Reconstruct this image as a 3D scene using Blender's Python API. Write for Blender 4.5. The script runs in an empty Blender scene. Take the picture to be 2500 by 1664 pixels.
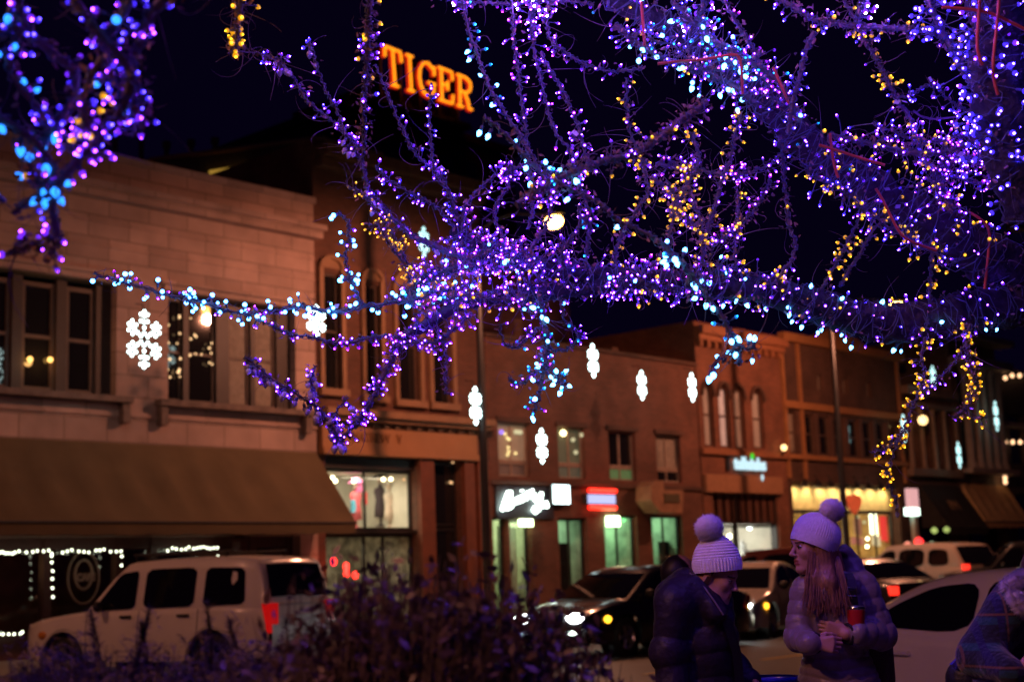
import bpy, bmesh, math, random
import numpy as np
from mathutils import Vector, Matrix, noise as mnoise
random.seed(7)
S = bpy.context.scene
COL = S.collection
PI = math.pi
# ------------------------------------------------------------------ camera
YAW = math.radians(42.12); PITCH = math.radians(9.3); ROLL = math.radians(2.1)
FOC = 3472.0                      # focal length in pixels of the 2500 px wide photograph
CAM = Vector((0, 0, 1.6))
_f = Vector((math.cos(YAW)*math.cos(PITCH), math.sin(YAW)*math.cos(PITCH), math.sin(PITCH)))
_r = Vector((math.sin(YAW), -math.cos(YAW), 0)); _u = _r.cross(_f)
RGT = math.cos(ROLL)*_r - math.sin(ROLL)*_u
UPV = math.sin(ROLL)*_r + math.cos(ROLL)*_u
FWD = _f
cd = bpy.data.cameras.new('camera'); cam = bpy.data.objects.new('camera', cd); COL.objects.link(cam)
cam.matrix_world = Matrix(((RGT.x, UPV.x, -FWD.x, CAM.x), (RGT.y, UPV.y, -FWD.y, CAM.y), (RGT.z, UPV.z, -FWD.z, CAM.z), (0, 0, 0, 1)))
cd.sensor_width = 36; cd.lens = 36*FOC/2500; cd.clip_start = .05; cd.clip_end = 2000
cd.dof.use_dof = True; cd.dof.focus_distance = 6.3; cd.dof.aperture_fstop = 2.4
S.camera = cam
# ------------------------------------------------------------------ night sky, exposure
W = bpy.data.worlds.new('World'); S.world = W; W.use_nodes = True
bg = W.node_tree.nodes['Background']
bg.inputs[0].default_value = (.0012, .00045, .0056, 1); bg.inputs[1].default_value = 1.0
S.view_settings.view_transform = 'Standard'; S.view_settings.look = 'None'
S.view_settings.exposure = 0; S.view_settings.gamma = 1
cy = S.cycles
cy.use_denoising = True; cy.use_light_tree = True
cy.max_bounces = 5; cy.diffuse_bounces = 2; cy.glossy_bounces = 3; cy.transmission_bounces = 4; cy.transparent_max_bounces = 8
cy.sample_clamp_indirect = 3; cy.sample_clamp_direct = 0; cy.caustics_reflective = False; cy.caustics_refractive = False
LAMP_W = 1450                     # watts of a street lamp
# ------------------------------------------------------------------ geometry of the picture
def ray(px, py):
    return FWD + RGT*((px-1250)/FOC) - UPV*((py-832)/FOC)
def at(px, py, dep):              # the point seen at that pixel, dep metres along the view axis
    return CAM + ray(px, py)*dep
def onY(px, py, Y=25.0):          # the point of the street-parallel plane y = Y seen at that pixel
    d = ray(px, py); return CAM + d*(Y/d.y)
# ------------------------------------------------------------------ helpers
def tag(o, label=None, cat=None, group=None, kind=None):
    if label: o['label'] = label
    if cat: o['category'] = cat
    if group: o['group'] = group
    if kind: o['kind'] = kind
    return o
def empty(name, loc=(0, 0, 0), rz=0.0, label=None, cat=None, group=None):
    o = bpy.data.objects.new(name, None); COL.objects.link(o)
    o.location = loc; o.rotation_euler = (0, 0, rz); o.empty_display_size = .1
    return tag(o, label, cat, group)
class MB:
    def __init__(s): s.v = []; s.f = []; s.m = []; s.mi = 0; s.sm = []; s.smooth = False
    def add(s, vs, fs):
        n = len(s.v); s.v.extend([tuple(p) for p in vs])
        for f in fs: s.f.append(tuple(i+n for i in f)); s.m.append(s.mi); s.sm.append(s.smooth)
    def quad(s, a, b, c, d): s.add((a, b, c, d), ((0, 1, 2, 3),))
    def box(s, x0, x1, y0, y1, z0, z1):
        s.add([(x0,y0,z0),(x1,y0,z0),(x1,y1,z0),(x0,y1,z0),(x0,y0,z1),(x1,y0,z1),(x1,y1,z1),(x0,y1,z1)],
              [(0,3,2,1),(4,5,6,7),(0,1,5,4),(1,2,6,5),(2,3,7,6),(3,0,4,7)])
    def grid(s, P, closeu=False, closev=False):       # P[i][j] points
        n, m = len(P), len(P[0]); vs = [p for r in P for p in r]; fs = []
        for i in range(n if closeu else n-1):
            for j in range(m if closev else m-1):
                a, b = i, (i+1) % n; c, d = j, (j+1) % m
                fs.append((a*m+c, a*m+d, b*m+d, b*m+c))
        s.add(vs, fs)
    def tube(s, pts, rad, n=6, cap=True, jit=0.0, rnd=random):
        pts = [Vector(p) for p in pts]; k = len(pts)
        rad = rad if hasattr(rad, '__len__') else [rad]*k
        ref = None; rings = []
        for i, p in enumerate(pts):
            t = (pts[min(i+1, k-1)] - pts[max(i-1, 0)])
            if t.length < 1e-9: t = Vector((0, 0, 1))
            t.normalize()
            if ref is None: ref = t.orthogonal().normalized()
            ref = (ref - t*ref.dot(t))
            if ref.length < 1e-6: ref = t.orthogonal()
            ref.normalize(); b = t.cross(ref)
            rings.append([p + (ref*math.cos(2*PI*j/n) + b*math.sin(2*PI*j/n))*rad[i]*(1+jit*(rnd.random()-.5)*2) for j in range(n)])
        s.grid(rings, closev=True)
        if cap:
            s.add(rings[0], [tuple(range(n))][::-1]); s.add(rings[-1], [tuple(range(n))])
    def lathe(s, prof, o=(0,0,0), ax=(0,0,1), n=16, xs=(1,1)):   # prof: (radius, height) list
        ax = Vector(ax).normalized(); a = ax.orthogonal().normalized(); b = ax.cross(a); o = Vector(o)
        if abs(ax.z) > .99: a = Vector((1,0,0)); b = ax.cross(a)
        s.grid([[o + ax*h + (a*math.cos(2*PI*j/n)*xs[0] + b*math.sin(2*PI*j/n)*xs[1])*max(r, 1e-5) for j in range(n)] for r, h in prof], closev=True)
    def ball(s, c, r, n=10, sc=(1,1,1)):
        m = max(4, n//2)
        prof = [[(c[0]+r*sc[0]*math.sin(PI*i/m)*math.cos(2*PI*j/n), c[1]+r*sc[1]*math.sin(PI*i/m)*math.sin(2*PI*j/n), c[2]-r*sc[2]*math.cos(PI*i/m)) for j in range(n)] for i in range(m+1)]
        s.grid(prof, closev=True)
    def mesh(s, name, mats, off=None):
        me = bpy.data.meshes.new(name)
        v = s.v if off is None else [(p[0]-off[0], p[1]-off[1], p[2]-off[2]) for p in s.v]
        me.from_pydata(v, [], s.f)
        for m in (mats if isinstance(mats, (list, tuple)) else [mats]): me.materials.append(m)
        me.polygons.foreach_set('material_index', s.m); me.polygons.foreach_set('use_smooth', s.sm)
        me.update(); return me
    def build(s, name, mats, parent=None, local=False):          # world-built verts unless local
        off = None
        if parent is not None and not local:
            off = parent.location
            if parent.parent is not None: off = off + parent.parent.location
        o = bpy.data.objects.new(name, s.mesh(name, mats, off)); COL.objects.link(o)
        if parent is not None: o.parent = parent
        return o
# ------------------------------------------------------------------ materials
_M = {}
def mat(name, col, rough=.6, metal=0.0, var=.18, scale=6.0, bump=0.0, bscale=40.0, emit=None, es=1.0, spec=.5, coat=0.0, sheen=0.0, trans=0.0, brick=None, detail=4.0):
    if name in _M: return _M[name]
    m = bpy.data.materials.new(name); m.use_nodes = True; nt = m.node_tree; N = nt.nodes; L = nt.links
    b = N['Principled BSDF']; b.inputs['Roughness'].default_value = rough; b.inputs['Metallic'].default_value = metal
    b.inputs['Specular IOR Level'].default_value = spec; b.inputs['Coat Weight'].default_value = coat; b.inputs['Coat Roughness'].default_value = .06
    b.inputs['Sheen Weight'].default_value = sheen; b.inputs['Transmission Weight'].default_value = trans
    c = (*col, 1)
    tc = N.new('ShaderNodeTexCoord'); hgt = None
    if brick:
        bw, bh, mort, mcol = brick
        sx = N.new('ShaderNodeSeparateXYZ'); L.new(tc.outputs['Object'], sx.inputs[0])
        cx = N.new('ShaderNodeCombineXYZ'); ad = N.new('ShaderNodeMath'); L.new(sx.outputs[0], ad.inputs[0]); L.new(sx.outputs[1], ad.inputs[1])
        L.new(ad.outputs[0], cx.inputs[0]); L.new(sx.outputs[2], cx.inputs[1])
        bt = N.new('ShaderNodeTexBrick'); L.new(cx.outputs[0], bt.inputs['Vector'])
        bt.inputs['Scale'].default_value = 1; bt.inputs['Brick Width'].default_value = bw; bt.inputs['Row Height'].default_value = bh
        bt.inputs['Mortar Size'].default_value = mort; bt.inputs['Mortar Smooth'].default_value = .3; bt.inputs['Bias'].default_value = 0
        bt.inputs['Color1'].default_value = c; bt.inputs['Color2'].default_value = tuple(x*.72 for x in col)+(1,); bt.inputs['Mortar'].default_value = (*mcol, 1)
        base = bt.outputs['Color']; hgt = bt.outputs['Fac']
    else:
        rgb = N.new('ShaderNodeRGB'); rgb.outputs[0].default_value = c; base = rgb.outputs[0]
    if var > 0:
        nz = N.new('ShaderNodeTexNoise'); nz.inputs['Scale'].default_value = scale; nz.inputs['Detail'].default_value = detail
        L.new(tc.outputs['Object'], nz.inputs['Vector'])
        mr = N.new('ShaderNodeMapRange'); mr.inputs[1].default_value = .25; mr.inputs[2].default_value = .75
        mr.inputs[3].default_value = 1-var; mr.inputs[4].default_value = 1+var; L.new(nz.outputs['Fac'], mr.inputs[0])
        mx = N.new('ShaderNodeVectorMath'); mx.operation = 'SCALE'; L.new(base, mx.inputs[0]); L.new(mr.outputs[0], mx.inputs['Scale'])
        base = mx.outputs[0]
    L.new(base, b.inputs['Base Color'])
    if bump > 0:
        n2 = N.new('ShaderNodeTexNoise'); n2.inputs['Scale'].default_value = bscale; n2.inputs['Detail'].default_value = 3; L.new(tc.outputs['Object'], n2.inputs['Vector'])
        bp = N.new('ShaderNodeBump'); bp.inputs['Strength'].default_value = bump; bp.inputs['Distance'].default_value = .02
        L.new(n2.outputs['Fac'], bp.inputs['Height']); last = bp
        if hgt is not None:
            b2 = N.new('ShaderNodeBump'); b2.invert = True; b2.inputs['Strength'].default_value = .6; b2.inputs['Distance'].default_value = .02
            L.new(hgt, b2.inputs['Height']); L.new(bp.outputs[0], b2.inputs['Normal']); last = b2
        L.new(last.outputs[0], b.inputs['Normal'])
    if emit:
        b.inputs['Emission Color'].default_value = (*emit, 1); b.inputs['Emission Strength'].default_value = es
    _M[name] = m; return m
def emat(name, col, es):
    return mat(name, (.02, .02, .02), .4, var=0, emit=col, es=es)
def pane_mat(name, tint=(.85, .9, .9), gloss=.10, rough=.02):
    if name in _M: return _M[name]
    m = bpy.data.materials.new(name); m.use_nodes = True; nt = m.node_tree; N = nt.nodes; L = nt.links
    N.remove(N['Principled BSDF']); out = N['Material Output']
    t = N.new('ShaderNodeBsdfTransparent'); t.inputs[0].default_value = (*tint, 1)
    g = N.new('ShaderNodeBsdfGlossy'); g.inputs['Roughness'].default_value = rough
    x = N.new('ShaderNodeMixShader'); x.inputs[0].default_value = gloss
    L.new(t.outputs[0], x.inputs[1]); L.new(g.outputs[0], x.inputs[2]); L.new(x.outputs[0], out.inputs[0])
    _M[name] = m; return m
def light(name, kind, loc, energy, col, size=.15, parent=None, target=None, spot=None, blend=.6):
    l = bpy.data.lights.new(name, kind); l.energy = energy; l.color = col
    if kind == 'AREA': l.size = size
    else: l.shadow_soft_size = size
    if kind == 'SPOT': l.spot_size = spot or 2.6; l.spot_blend = blend
    o = bpy.data.objects.new(name, l); COL.objects.link(o)
    loc = Vector(loc)
    if target is not None: o.rotation_euler = (Vector(target)-loc).to_track_quat('-Z', 'Y').to_euler()
    if parent is not None: o.parent = parent; loc = loc - parent.location
    o.location = loc; return o
STONE = mat('cream terracotta blocks', (.48, .32, .27), .7, var=.25, scale=1.3, bump=.25, bscale=25, brick=(.95, .46, .010, (.16, .11, .08)))
TRIM = mat('dark metal trim', (.05, .04, .04), .5, var=.3)
BROWN = mat('brown pressed brick', (.15, .055, .032), .8, var=.3, scale=1.5, bump=.3, brick=(.24, .08, .01, (.12, .07, .05)))
TANTRIM = mat('tan painted cornice', (.27, .145, .075), .6, var=.2, scale=3)
BRICK = mat('red brick', (.19, .064, .040), .85, var=.35, scale=1.1, bump=.3, brick=(.24, .08, .011, (.16, .10, .07)))
OBRICK = mat('orange red brick', (.23, .075, .038), .85, var=.3, scale=1.2, bump=.3, brick=(.24, .08, .011, (.17, .10, .07)))
DBRICK = mat('dark soot brick', (.13, .06, .04), .85, var=.4, scale=1.0, bump=.3, brick=(.24, .08, .011, (.08, .05, .04)))
PALE = mat('pale painted columns', (.38, .30, .24), .6, var=.2, scale=2)
FRAME = mat('window frame paint', (.10, .06, .045), .5, var=.2)
PFRAME = mat('pale window frame', (.36, .26, .20), .5, var=.2)
GLASS = mat('dark night glass', (.012, .011, .012), .04, var=.0, spec=.8)
CURT = mat('drawn curtain', (.30, .25, .20), .9, var=.3, scale=9)
BLIND = mat('pale blind behind glass', (.42, .42, .40), .7, var=.15, scale=3)
PANE = pane_mat('shop glass')
ROOM = mat('shop plaster', (.62, .58, .50), .8, var=.15, scale=3)
DARKIN = mat('dark interior', (.03, .022, .02), .9, var=.3)
IRON = mat('black painted iron', (.012, .011, .012), .45, var=.2)
# ================================================================== ground
ASPH = mat('asphalt', (.055, .050, .047), .55, var=.35, scale=.8, bump=.35, bscale=30)
CONC = mat('sidewalk concrete', (.22, .20, .18), .8, var=.25, scale=1.2, bump=.2)
def zroad(y): 
    return -.12 + .34*min(1, max(0, (y-8.0)/5.0))
def strip(name, m, ys, zf, x0=-60, x1=400, nx=2):
    b = MB(); P = [[(x0+(x1-x0)*j/nx, y, zf(y)) for j in range(nx+1)] for y in ys]; b.grid(P); o = b.build(name, m); return tag(o, kind='structure')
strip('ground', mat('far ground', (.05, .045, .04), .9, var=.3, scale=.1), (-300, -40, 3.9, 24, 600), lambda y: -.16 if y < 30 else -.16, -500, 900)
strip('plaza', CONC, (-40, 0, 4.0), lambda y: 0)
strip('kerb', mat('kerb stone', (.30, .28, .26), .8, var=.2), (4.0, 4.004, 4.15, 4.154), lambda y: 0.004 if y < 4.153 else -.13)
strip('road', ASPH, [4.15, 6, 8, 9, 10, 11, 12, 13, 15, 20.6], zroad)
strip('far_kerb', mat('kerb stone', (.3, .28, .26)), (20.6, 20.601, 20.75), lambda y: .22 if y < 20.6005 else .365)
strip('sidewalk', CONC, (20.75, 25.02), lambda y: .36)
PAINT = mat('road paint', (.55, .53, .48), .6, var=.25, scale=4)
yl = MB()
for k in range(60): yl.quad((-20+k*3.0, 12.2, zroad(12.2)+.006), (-18.4+k*3.0, 12.2, zroad(12.2)+.006), (-18.4+k*3.0, 12.32, zroad(12.3)+.006), (-20+k*3.0, 12.32, zroad(12.3)+.006))
tag(yl.build('road_marking', mat('yellow road paint', (.5, .33, .05), .6)), kind='structure')
FZ = .36                          # far sidewalk level
# ================================================================== facades
def facade(b, x0, x1, z0, z1, Y, ops, dep=.22):
    xs = sorted({x0, x1, *[o[0] for o in ops], *[o[1] for o in ops]}); zs = sorted({z0, z1, *[o[2] for o in ops], *[o[3] for o in ops]})
    for i in range(len(xs)-1):
        for j in range(len(zs)-1):
            cx, cz = (xs[i]+xs[i+1])/2, (zs[j]+zs[j+1])/2
            if any(o[0] < cx < o[1] and o[2] < cz < o[3] for o in ops): continue
            b.quad((xs[i], Y, zs[j]), (xs[i+1], Y, zs[j]), (xs[i+1], Y, zs[j+1]), (xs[i], Y, zs[j+1]))
    for (a, c, d, e, *r) in ops:
        q = Y+(r[0] if r else dep)
        b.quad((a, Y, d), (a, q, d), (a, q, e), (a, Y, e)); b.quad((c, q, d), (c, Y, d), (c, Y, e), (c, q, e))
        b.quad((a, q, e), (c, q, e), (c, Y, e), (a, Y, e)); b.quad((a, Y, d), (c, Y, d), (c, q, d), (a, q, d))
def shell(b, x0, x1, z0, z1, Y, deep=14, zr=None):     # sides, back and roof
    zr = zr if zr is not None else z1-.6; B = Y+deep
    b.quad((x0, B, z0), (x0, Y, z0), (x0, Y, z1), (x0, B, z1)); b.quad((x1, Y, z0), (x1, B, z0), (x1, B, z1), (x1, Y, z1))
    b.quad((x1, B, z0), (x0, B, z0), (x0, B, z1), (x1, B, z1)); b.quad((x0, Y+.3, zr), (x1, Y+.3, zr), (x1, B, zr), (x0, B, zr))
    b.quad((x0, Y, z1), (x1, Y, z1), (x1, Y+.3, z1), (x0, Y+.3, z1)); b.quad((x0, Y+.3, z1), (x1, Y+.3, z1), (x1, Y+.3, zr), (x0, Y+.3, zr))
def window(root, x0, x1, z0, z1, y, panem=GLASS, fm=FRAME, fw=.07, vb=(), hb=(), name='window', label=None):
    b = MB(); t = .06
    b.box(x0, x0+fw, y-t, y, z0, z1); b.box(x1-fw, x1, y-t, y, z0, z1); b.box(x0+fw, x1-fw, y-t, y, z0, z0+fw); b.box(x0+fw, x1-fw, y-t, y, z1-fw, z1)
    for v in vb: b.box(v-fw*.4, v+fw*.4, y-t+.004, y-.004, z0+fw, z1-fw)
    for h in hb: b.box(x0+fw, x1-fw, y-t+.008, y-.008, h-fw*.4, h+fw*.4)
    w = b.build(name, fm, root)
    if label: w['label'] = label
    p = MB(); p.quad((x0+.01, y-.02, z0+.01), (x1-.01, y-.02, z0+.01), (x1-.01, y-.02, z1-.01), (x0+.01, y-.02, z1-.01))
    o = p.build('pane', panem, None); o.parent = w
    o.data.transform(Matrix.Translation(-root.location)); return w
def room(root, x0, x1, z0, z1, y0, y1, m=ROOM, name='interior'):
    b = MB()
    b.quad((x0, y1, z0), (x1, y1, z0), (x1, y1, z1), (x0, y1, z1)); b.quad((x0, y0, z0), (x0, y1, z0), (x0, y1, z1), (x0, y0, z1)); b.quad((x1, y1, z0), (x1, y0, z0), (x1, y0, z1), (x1, y1, z1))
    b.quad((x0, y0, z0), (x1, y0, z0), (x1, y1, z0), (x0, y1, z0)); b.quad((x0, y1, z1), (x1, y1, z1), (x1, y0, z1), (x0, y0, z1))
    return b.build(name, m, root)
def bulbs_part(root, name, pts, r, m, n=8):
    for p in pts:
        b = MB(); b.smooth = True; b.ball(p, r, n); b.build(name, m, root)
WARMB = emat('warm shop bulb', (1, .82, .45), 12)
def bldg(name, x0, x1, label):
    return empty(name, (x0, 25, FZ), 0, label, 'building')
def arch(b, x0, x1, zs, zt, Y, n=8):       # fill between rectangle top and an arch
    c = (x0+x1)/2; r = (x1-x0)/2; h = zt-zs
    pts = [(c-r*math.cos(PI*i/(2*n)), zs+h*math.sin(PI*i/(2*n))) for i in range(n+1)]
    for k in range(n):
        (xa, za), (xb, zb) = pts[k], pts[k+1]
        for sgn in (1, -1):
            X = lambda x: x if sgn > 0 else 2*c-x
            q = [(X(xa), Y, za), (X(xb), Y, zb), (X(xb), Y, zt), (X(xa), Y, zt)]
            b.quad(*(q if sgn > 0 else q[::-1]))
            e = [(X(xa), Y, za), (X(xa), Y+.2, za), (X(xb), Y+.2, zb), (X(xb), Y, zb)]
            b.quad(*(e if sgn > 0 else e[::-1]))
# ---- 1: two-storey terracotta building with the long awning
B1 = bldg('terracotta_building', 6, 20.9, 'cream terracotta two-storey building with a long brown awning at far left')
ops1 = [(7.6, 15.7, 5.42, 7.72, .45), (16.93, 20.32, 5.42, 7.72, .45), (7, 20.4, FZ, 2.62, .5)]
b = MB(); facade(b, 6, 20.9, FZ, 10.4, 25, ops1); shell(b, 6, 20.9, FZ, 10.4, 25); b.build('wall', STONE, B1)
b = MB()
b.box(6, 20.95, 24.72, 24.998, 9.42, 9.6); b.box(6, 21.0, 24.62, 24.998, 9.60, 9.72); b.box(6, 20.93, 24.93, 24.998, 10.30, 10.44)
for z in (8.95, 8.45): b.box(6, 20.9, 24.975, 24.998, z, z+.05)
for a, c in ((6.6, 15.95), (16.7, 20.6)): b.box(a, c, 24.86, 24.998, 7.86, 7.94); b.box(a+.1, c-.1, 24.93, 24.998, 7.74, 7.86)
b.box(6, 20.9, 24.96, 24.998, 5.02, 5.07)
b.build('cornice', STONE, B1)
b = MB()
for a, c in ((6.6, 15.95), (16.6, 20.65)):
    b.box(a, c, 24.74, 24.998, 5.28, 5.40)
    for x in (a+.05, c-.2): b.box(x, x+.16, 24.8, 24.998, 4.88, 5.278)
b.build('sill', mat('dark stained sill', (.16, .11, .09), .7, var=.4), B1)
for i, (a, c) in enumerate(((10.3, 11.6), (12.05, 13.53), (13.74, 14.47), (14.69, 15.35))):
    pm = GLASS
    window(B1, a, c, 5.44, 7.6, 25.32, pm, FRAME, .09, hb=(6.52,))
for x0, x1 in ((7.6, 10.3), (11.6, 12.05), (13.53, 13.74), (14.47, 14.69), (15.35, 15.7), (16.93, 17.0), (17.44, 17.57), (18.29, 18.63), (19.21, 19.33), (19.93, 20.32)): b = MB(); b.box(x0+.003, x1-.003, 25.2, 25.4, 5.42, 7.72); b.build('mullion', mat('dark mullions', (.035, .022, .02), .5), B1)
for i, (a, c) in enumerate(((17.0, 17.44), (17.57, 18.29), (18.63, 19.21), (19.33, 19.93))):
    window(B1, a, c, 5.44, 7.66, 25.33, GLASS if i < 2 else CURT, FRAME, .06, hb=(6.5,))
LWARM = emat('lit lamp in upper window', (1, .5, .12), 3.2)
for p in ((13.93, 25.22, 6.05), (14.36, 25.22, 6.08)):
    o = MB(); o.smooth = True; o.ball(p, .055, 10); o.build('wall_lamp', LWARM, B1)
light('upper room lamp', 'POINT', (14.1, 25.0, 6.05), 5, (1, .5, .15), .08, B1)
# string of tiny lights inside the bay window
SM = emat('tiny warm window light', (1, .6, .28), 2.2)
st = empty('light_curtain', (17.2, 25.2, 5.5), 0, 'curtain of tiny warm lights inside the upper bay window of the terracotta building', 'light string')
rr = random.Random(4)
for k in range(34):
    x = rr.choice((17.05, 17.12, 17.3, 17.36, 17.62, 17.75, 17.9, 18.12, 18.17)) + rr.uniform(-.02, .02)
    z = rr.uniform(5.6, 7.4) if x < 17.5 else rr.uniform(6.3, 7.3)
    q = MB(); q.smooth = True; q.ball((x, 25.2, z), .018+.012*rr.random(), 6); q.build('bulb', SM, st)
# awning
AW = mat('brown canvas awning', (.125, .085, .042), .85, var=.18, scale=1.5, bump=.2)
def awning(root, x0, x1, zt, zb, yt, yb, val, m, n, name='awning'):
    b = MB(); P = []
    for i in range(9):
        t = i/8; row = []
        for j in range(n*4+1):
            x = x0+(x1-x0)*j/(n*4)
            row.append((x, yt+(yb-yt)*t, zt+(zb-zt)*t - .15*math.sin(PI*t)*(abs(math.sin(PI*j/4)))**.6))
        P.append(row)
    b.smooth = True; b.grid(P)
    V = [[(x0+(x1-x0)*j/(n*4), yb, zb-.012), (x0+(x1-x0)*j/(n*4), yb+.015, zb-val*(.9+.1*abs(math.sin(PI*j/4)))) ] for j in range(n*4+1)]
    b.grid([list(r) for r in zip(*V)])
    b.smooth = False
    for x in (x0, x1): b.add([(x, yt, zt), (x, yb, zb), (x, yt, zb)], [(0, 1, 2)])
    w = MB(); w.tube([(x0, yb, zb-.02), (x1, yb, zb-.02)], .025, 6)
    o = b.build(name, m, root); c = w.build('front_bar', TRIM, None); c.parent = o; c.data.transform(Matrix.Translation(-root.location)); return o
awning(B1, 6, 20.86, 4.48, 2.855, 24.97, 23.66, .26, AW, 17)
# storefront under the awning
b = MB()
for x in (7.0, 12.2, 14.32, 15.9, 16.7, 18.3, 19.2, 20.2): b.box(x, x+.16, 25.25, 25.45, FZ, 2.62)
b.box(7, 20.4, 25.28, 25.42, 2.38, 2.62); b.box(7, 20.4, 25.26, 25.44, FZ, .8)
b.build('storefront_frame', mat('dark red storefront wood', (.07, .02, .015), .5), B1)
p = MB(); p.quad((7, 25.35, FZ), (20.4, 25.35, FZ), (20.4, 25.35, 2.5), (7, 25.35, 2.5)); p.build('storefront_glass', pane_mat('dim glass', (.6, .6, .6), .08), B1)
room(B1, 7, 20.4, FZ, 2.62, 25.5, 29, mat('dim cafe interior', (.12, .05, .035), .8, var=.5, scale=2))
light('cafe lamp', 'POINT', (14.0, 27.2, 2.1), 14, (1, .45, .2), .2, B1)
LET = mat('faded cream lettering', (.40, .27, .20), .7)
def ring(b, cx, cz, rx, rz, y, r, a0=0, a1=2*PI, n=28):
    b.tube([(cx+rx*math.cos(a0+(a1-a0)*i/n), y, cz+rz*math.sin(a0+(a1-a0)*i/n)) for i in range(n+1)], r, 6)
def text_mesh(name, body, size, m, parent, loc, rot=(PI/2, 0, 0), ext=.02, off=0.0, sx=1.0, align='CENTER', bevel=0.0):
    c = bpy.data.curves.new(name, 'FONT'); c.body = body; c.size = size; c.extrude = ext; c.offset = off; c.align_x = align; c.resolution_u = 3; c.bevel_depth = bevel
    t = bpy.data.objects.new(name, c); COL.objects.link(t)
    dg = bpy.context.evaluated_depsgraph_get(); me = bpy.data.meshes.new_from_object(t.evaluated_get(dg)); bpy.data.objects.remove(t)
    me.materials.clear(); me.materials.append(m)
    o = bpy.data.objects.new(name, me); COL.objects.link(o); o.rotation_euler = rot; o.scale = (sx, 1, 1)
    o.location = Vector(loc)-(parent.location if parent else Vector()); o.parent = parent; return o
cs = empty('window_logo', (15.21, 25.2, 1.4), 0, 'oval cream logo lettered on the dark cafe window', 'shop sign')
b = MB(); ring(b, 15.21, 1.84, .34, .50, 25.31, .018); ring(b, 15.21, 1.9, .19, .28, 25.31, .026); b.build('oval', LET, cs)
text_mesh('lettering', 'CAFE', .2, LET, cs, (15.25, 25.3, 1.78), sx=.85, ext=.01, off=.012)
# festoon lights of the storefront
FEST = emat('cool white festoon bulb', (.95, 1, .72), 5)
def festoon(name, pts, label, m=FEST, r=.022, group='bulb strings on shop fronts', wire=True, cone=True):
    t = empty(name, pts[0], 0, label, 'light string', group)
    if wire:
        w = MB(); w.tube([Vector(p)+Vector((0, 0, r)) for p in pts], .006, 4); w.build('cable', IRON, t)
    for p in pts:
        q = MB(); q.smooth = True; q.lathe([(0, -r*1.2), (r*.7, -r*.9), (r, -r*.1), (r*.6, r*.8), (0, r)], p, n=7); q.build('bulb', m, t)
    return t
z2 = lambda x, y: onY(x/2.613, 1064+y/2.613, 24.95)
fp = lambda L: [z2(x, y) for x, y in L]
z2b = lambda x, y: onY(x/4.9, 1280+y/4.9, 24.95)
fb = lambda L: [z2b(x, y) for x, y in L]
festoon('festoon', fb([(-25, 320), (5, 330), (35, 325), (68, 340), (108, 338), (150, 345), (178, 328), (228, 315), (316, 328), (394, 322), (446, 310), (522, 315), (583, 305), (620, 345), (618, 372), (620, 448), (632, 552), (627, 645), (628, 755), (634, 862)]), 'white festoon bulbs framing the cafe window left of the oval logo')
festoon('festoon', fb([(750, 330), (806, 315), (860, 300), (944, 316), (1004, 322), (1062, 328), (1150, 305), (1196, 303), (1244, 293), (1324, 320), (1392, 320), (1448, 315), (1458, 376), (1454, 486)]), 'white festoon bulbs along the top of the oval logo window')
festoon('festoon', fp([(1070, 730), (1100, 712), (1125, 718), (1158, 722), (1185, 718), (1205, 705), (1235, 716), (1258, 712), (1280, 708), (1300, 704), (1322, 712), (1342, 716), (1365, 712), (1388, 710), (1392, 745), (1390, 765)]), 'white festoon bulbs bunched above the white jeep roof')
festoon('festoon', fb([(-10, 1305), (36, 1305), (105, 1305), (168, 1305), (245, 1300), (268, 1280)]), 'short row of greenish white bulbs low at the left edge')
# hanging lantern by the door
lt = empty('wall_lantern', onY(585, 1345, 24.9), 0, 'dark red lantern hanging under the brown awning above the jeep', 'lantern')
lp = lt.location
b = MB(); b.lathe([(.05, .36), (.26, .24), (.16, .22), (.2, -.2), (.14, -.26), (0, -.26)], lp, n=6); b.build('housing', mat('dark red lantern metal', (.12, .025, .015), .5), lt)
# ---- 2: brown brick shop with tan fascia
B2 = bldg('brown_shop_building', 20.9, 26.5, 'tall brown brick building with tan shop fascia and bright display windows')
wn = [(21.13, 21.67, 5.97, 8.72), (22.42, 22.92, 5.9, 8.6), (23.47, 24.2, 5.86, 8.6), (24.64, 25.34, 5.86, 8.6)]
ops2 = [(*w, .18) for w in wn] + [(21.15, 24.05, FZ, 4.44, .3), (24.54, 25.58, FZ, 4.44, .3)]
b = MB(); facade(b, 20.903, 26.55, FZ, 11.9, 25.02, ops2); shell(b, 20.903, 26.55, FZ, 11.9, 25.02, 16)
b.build('wall', BROWN, B2)
b = MB()
for (a, c, d, e) in wn:
    b.box(a-.12, a, 24.93, 25.018, d, e+.1); b.box(c, c+.12, 24.93, 25.018, d, e+.1); b.box(a-.16, c+.16, 24.86, 25.018, d-.16, d)
    cx = (a+c)/2; R = (c-a)/2+.12
    ringp = [[(cx+r*math.cos(PI*i/10), y, e+.1+r*.8*math.sin(PI*i/10)) for i in range(11)] for r, y in ((R*.72, 25.015), (R*.72, 24.9), (R, 24.9), (R, 25.015))]
    b.grid(ringp); b.quad((a-.12, 24.96, e+.1), (c+.12, 24.96, e+.1), (c+.1, 24.96, e+.14), (a-.1, 24.96, e+.14))
    b.add([(cx+R*.74*math.cos(PI*i/10), 24.97, e+.1+R*.58*math.sin(PI*i/10)) for i in range(11)], [tuple(range(11))])
b.build('window_surround', TANTRIM, B2)
for (a, c, d, e) in wn: window(B2, a, c, d, e, 25.17, GLASS, FRAME, .05, hb=((d+e)/2,))
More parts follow.
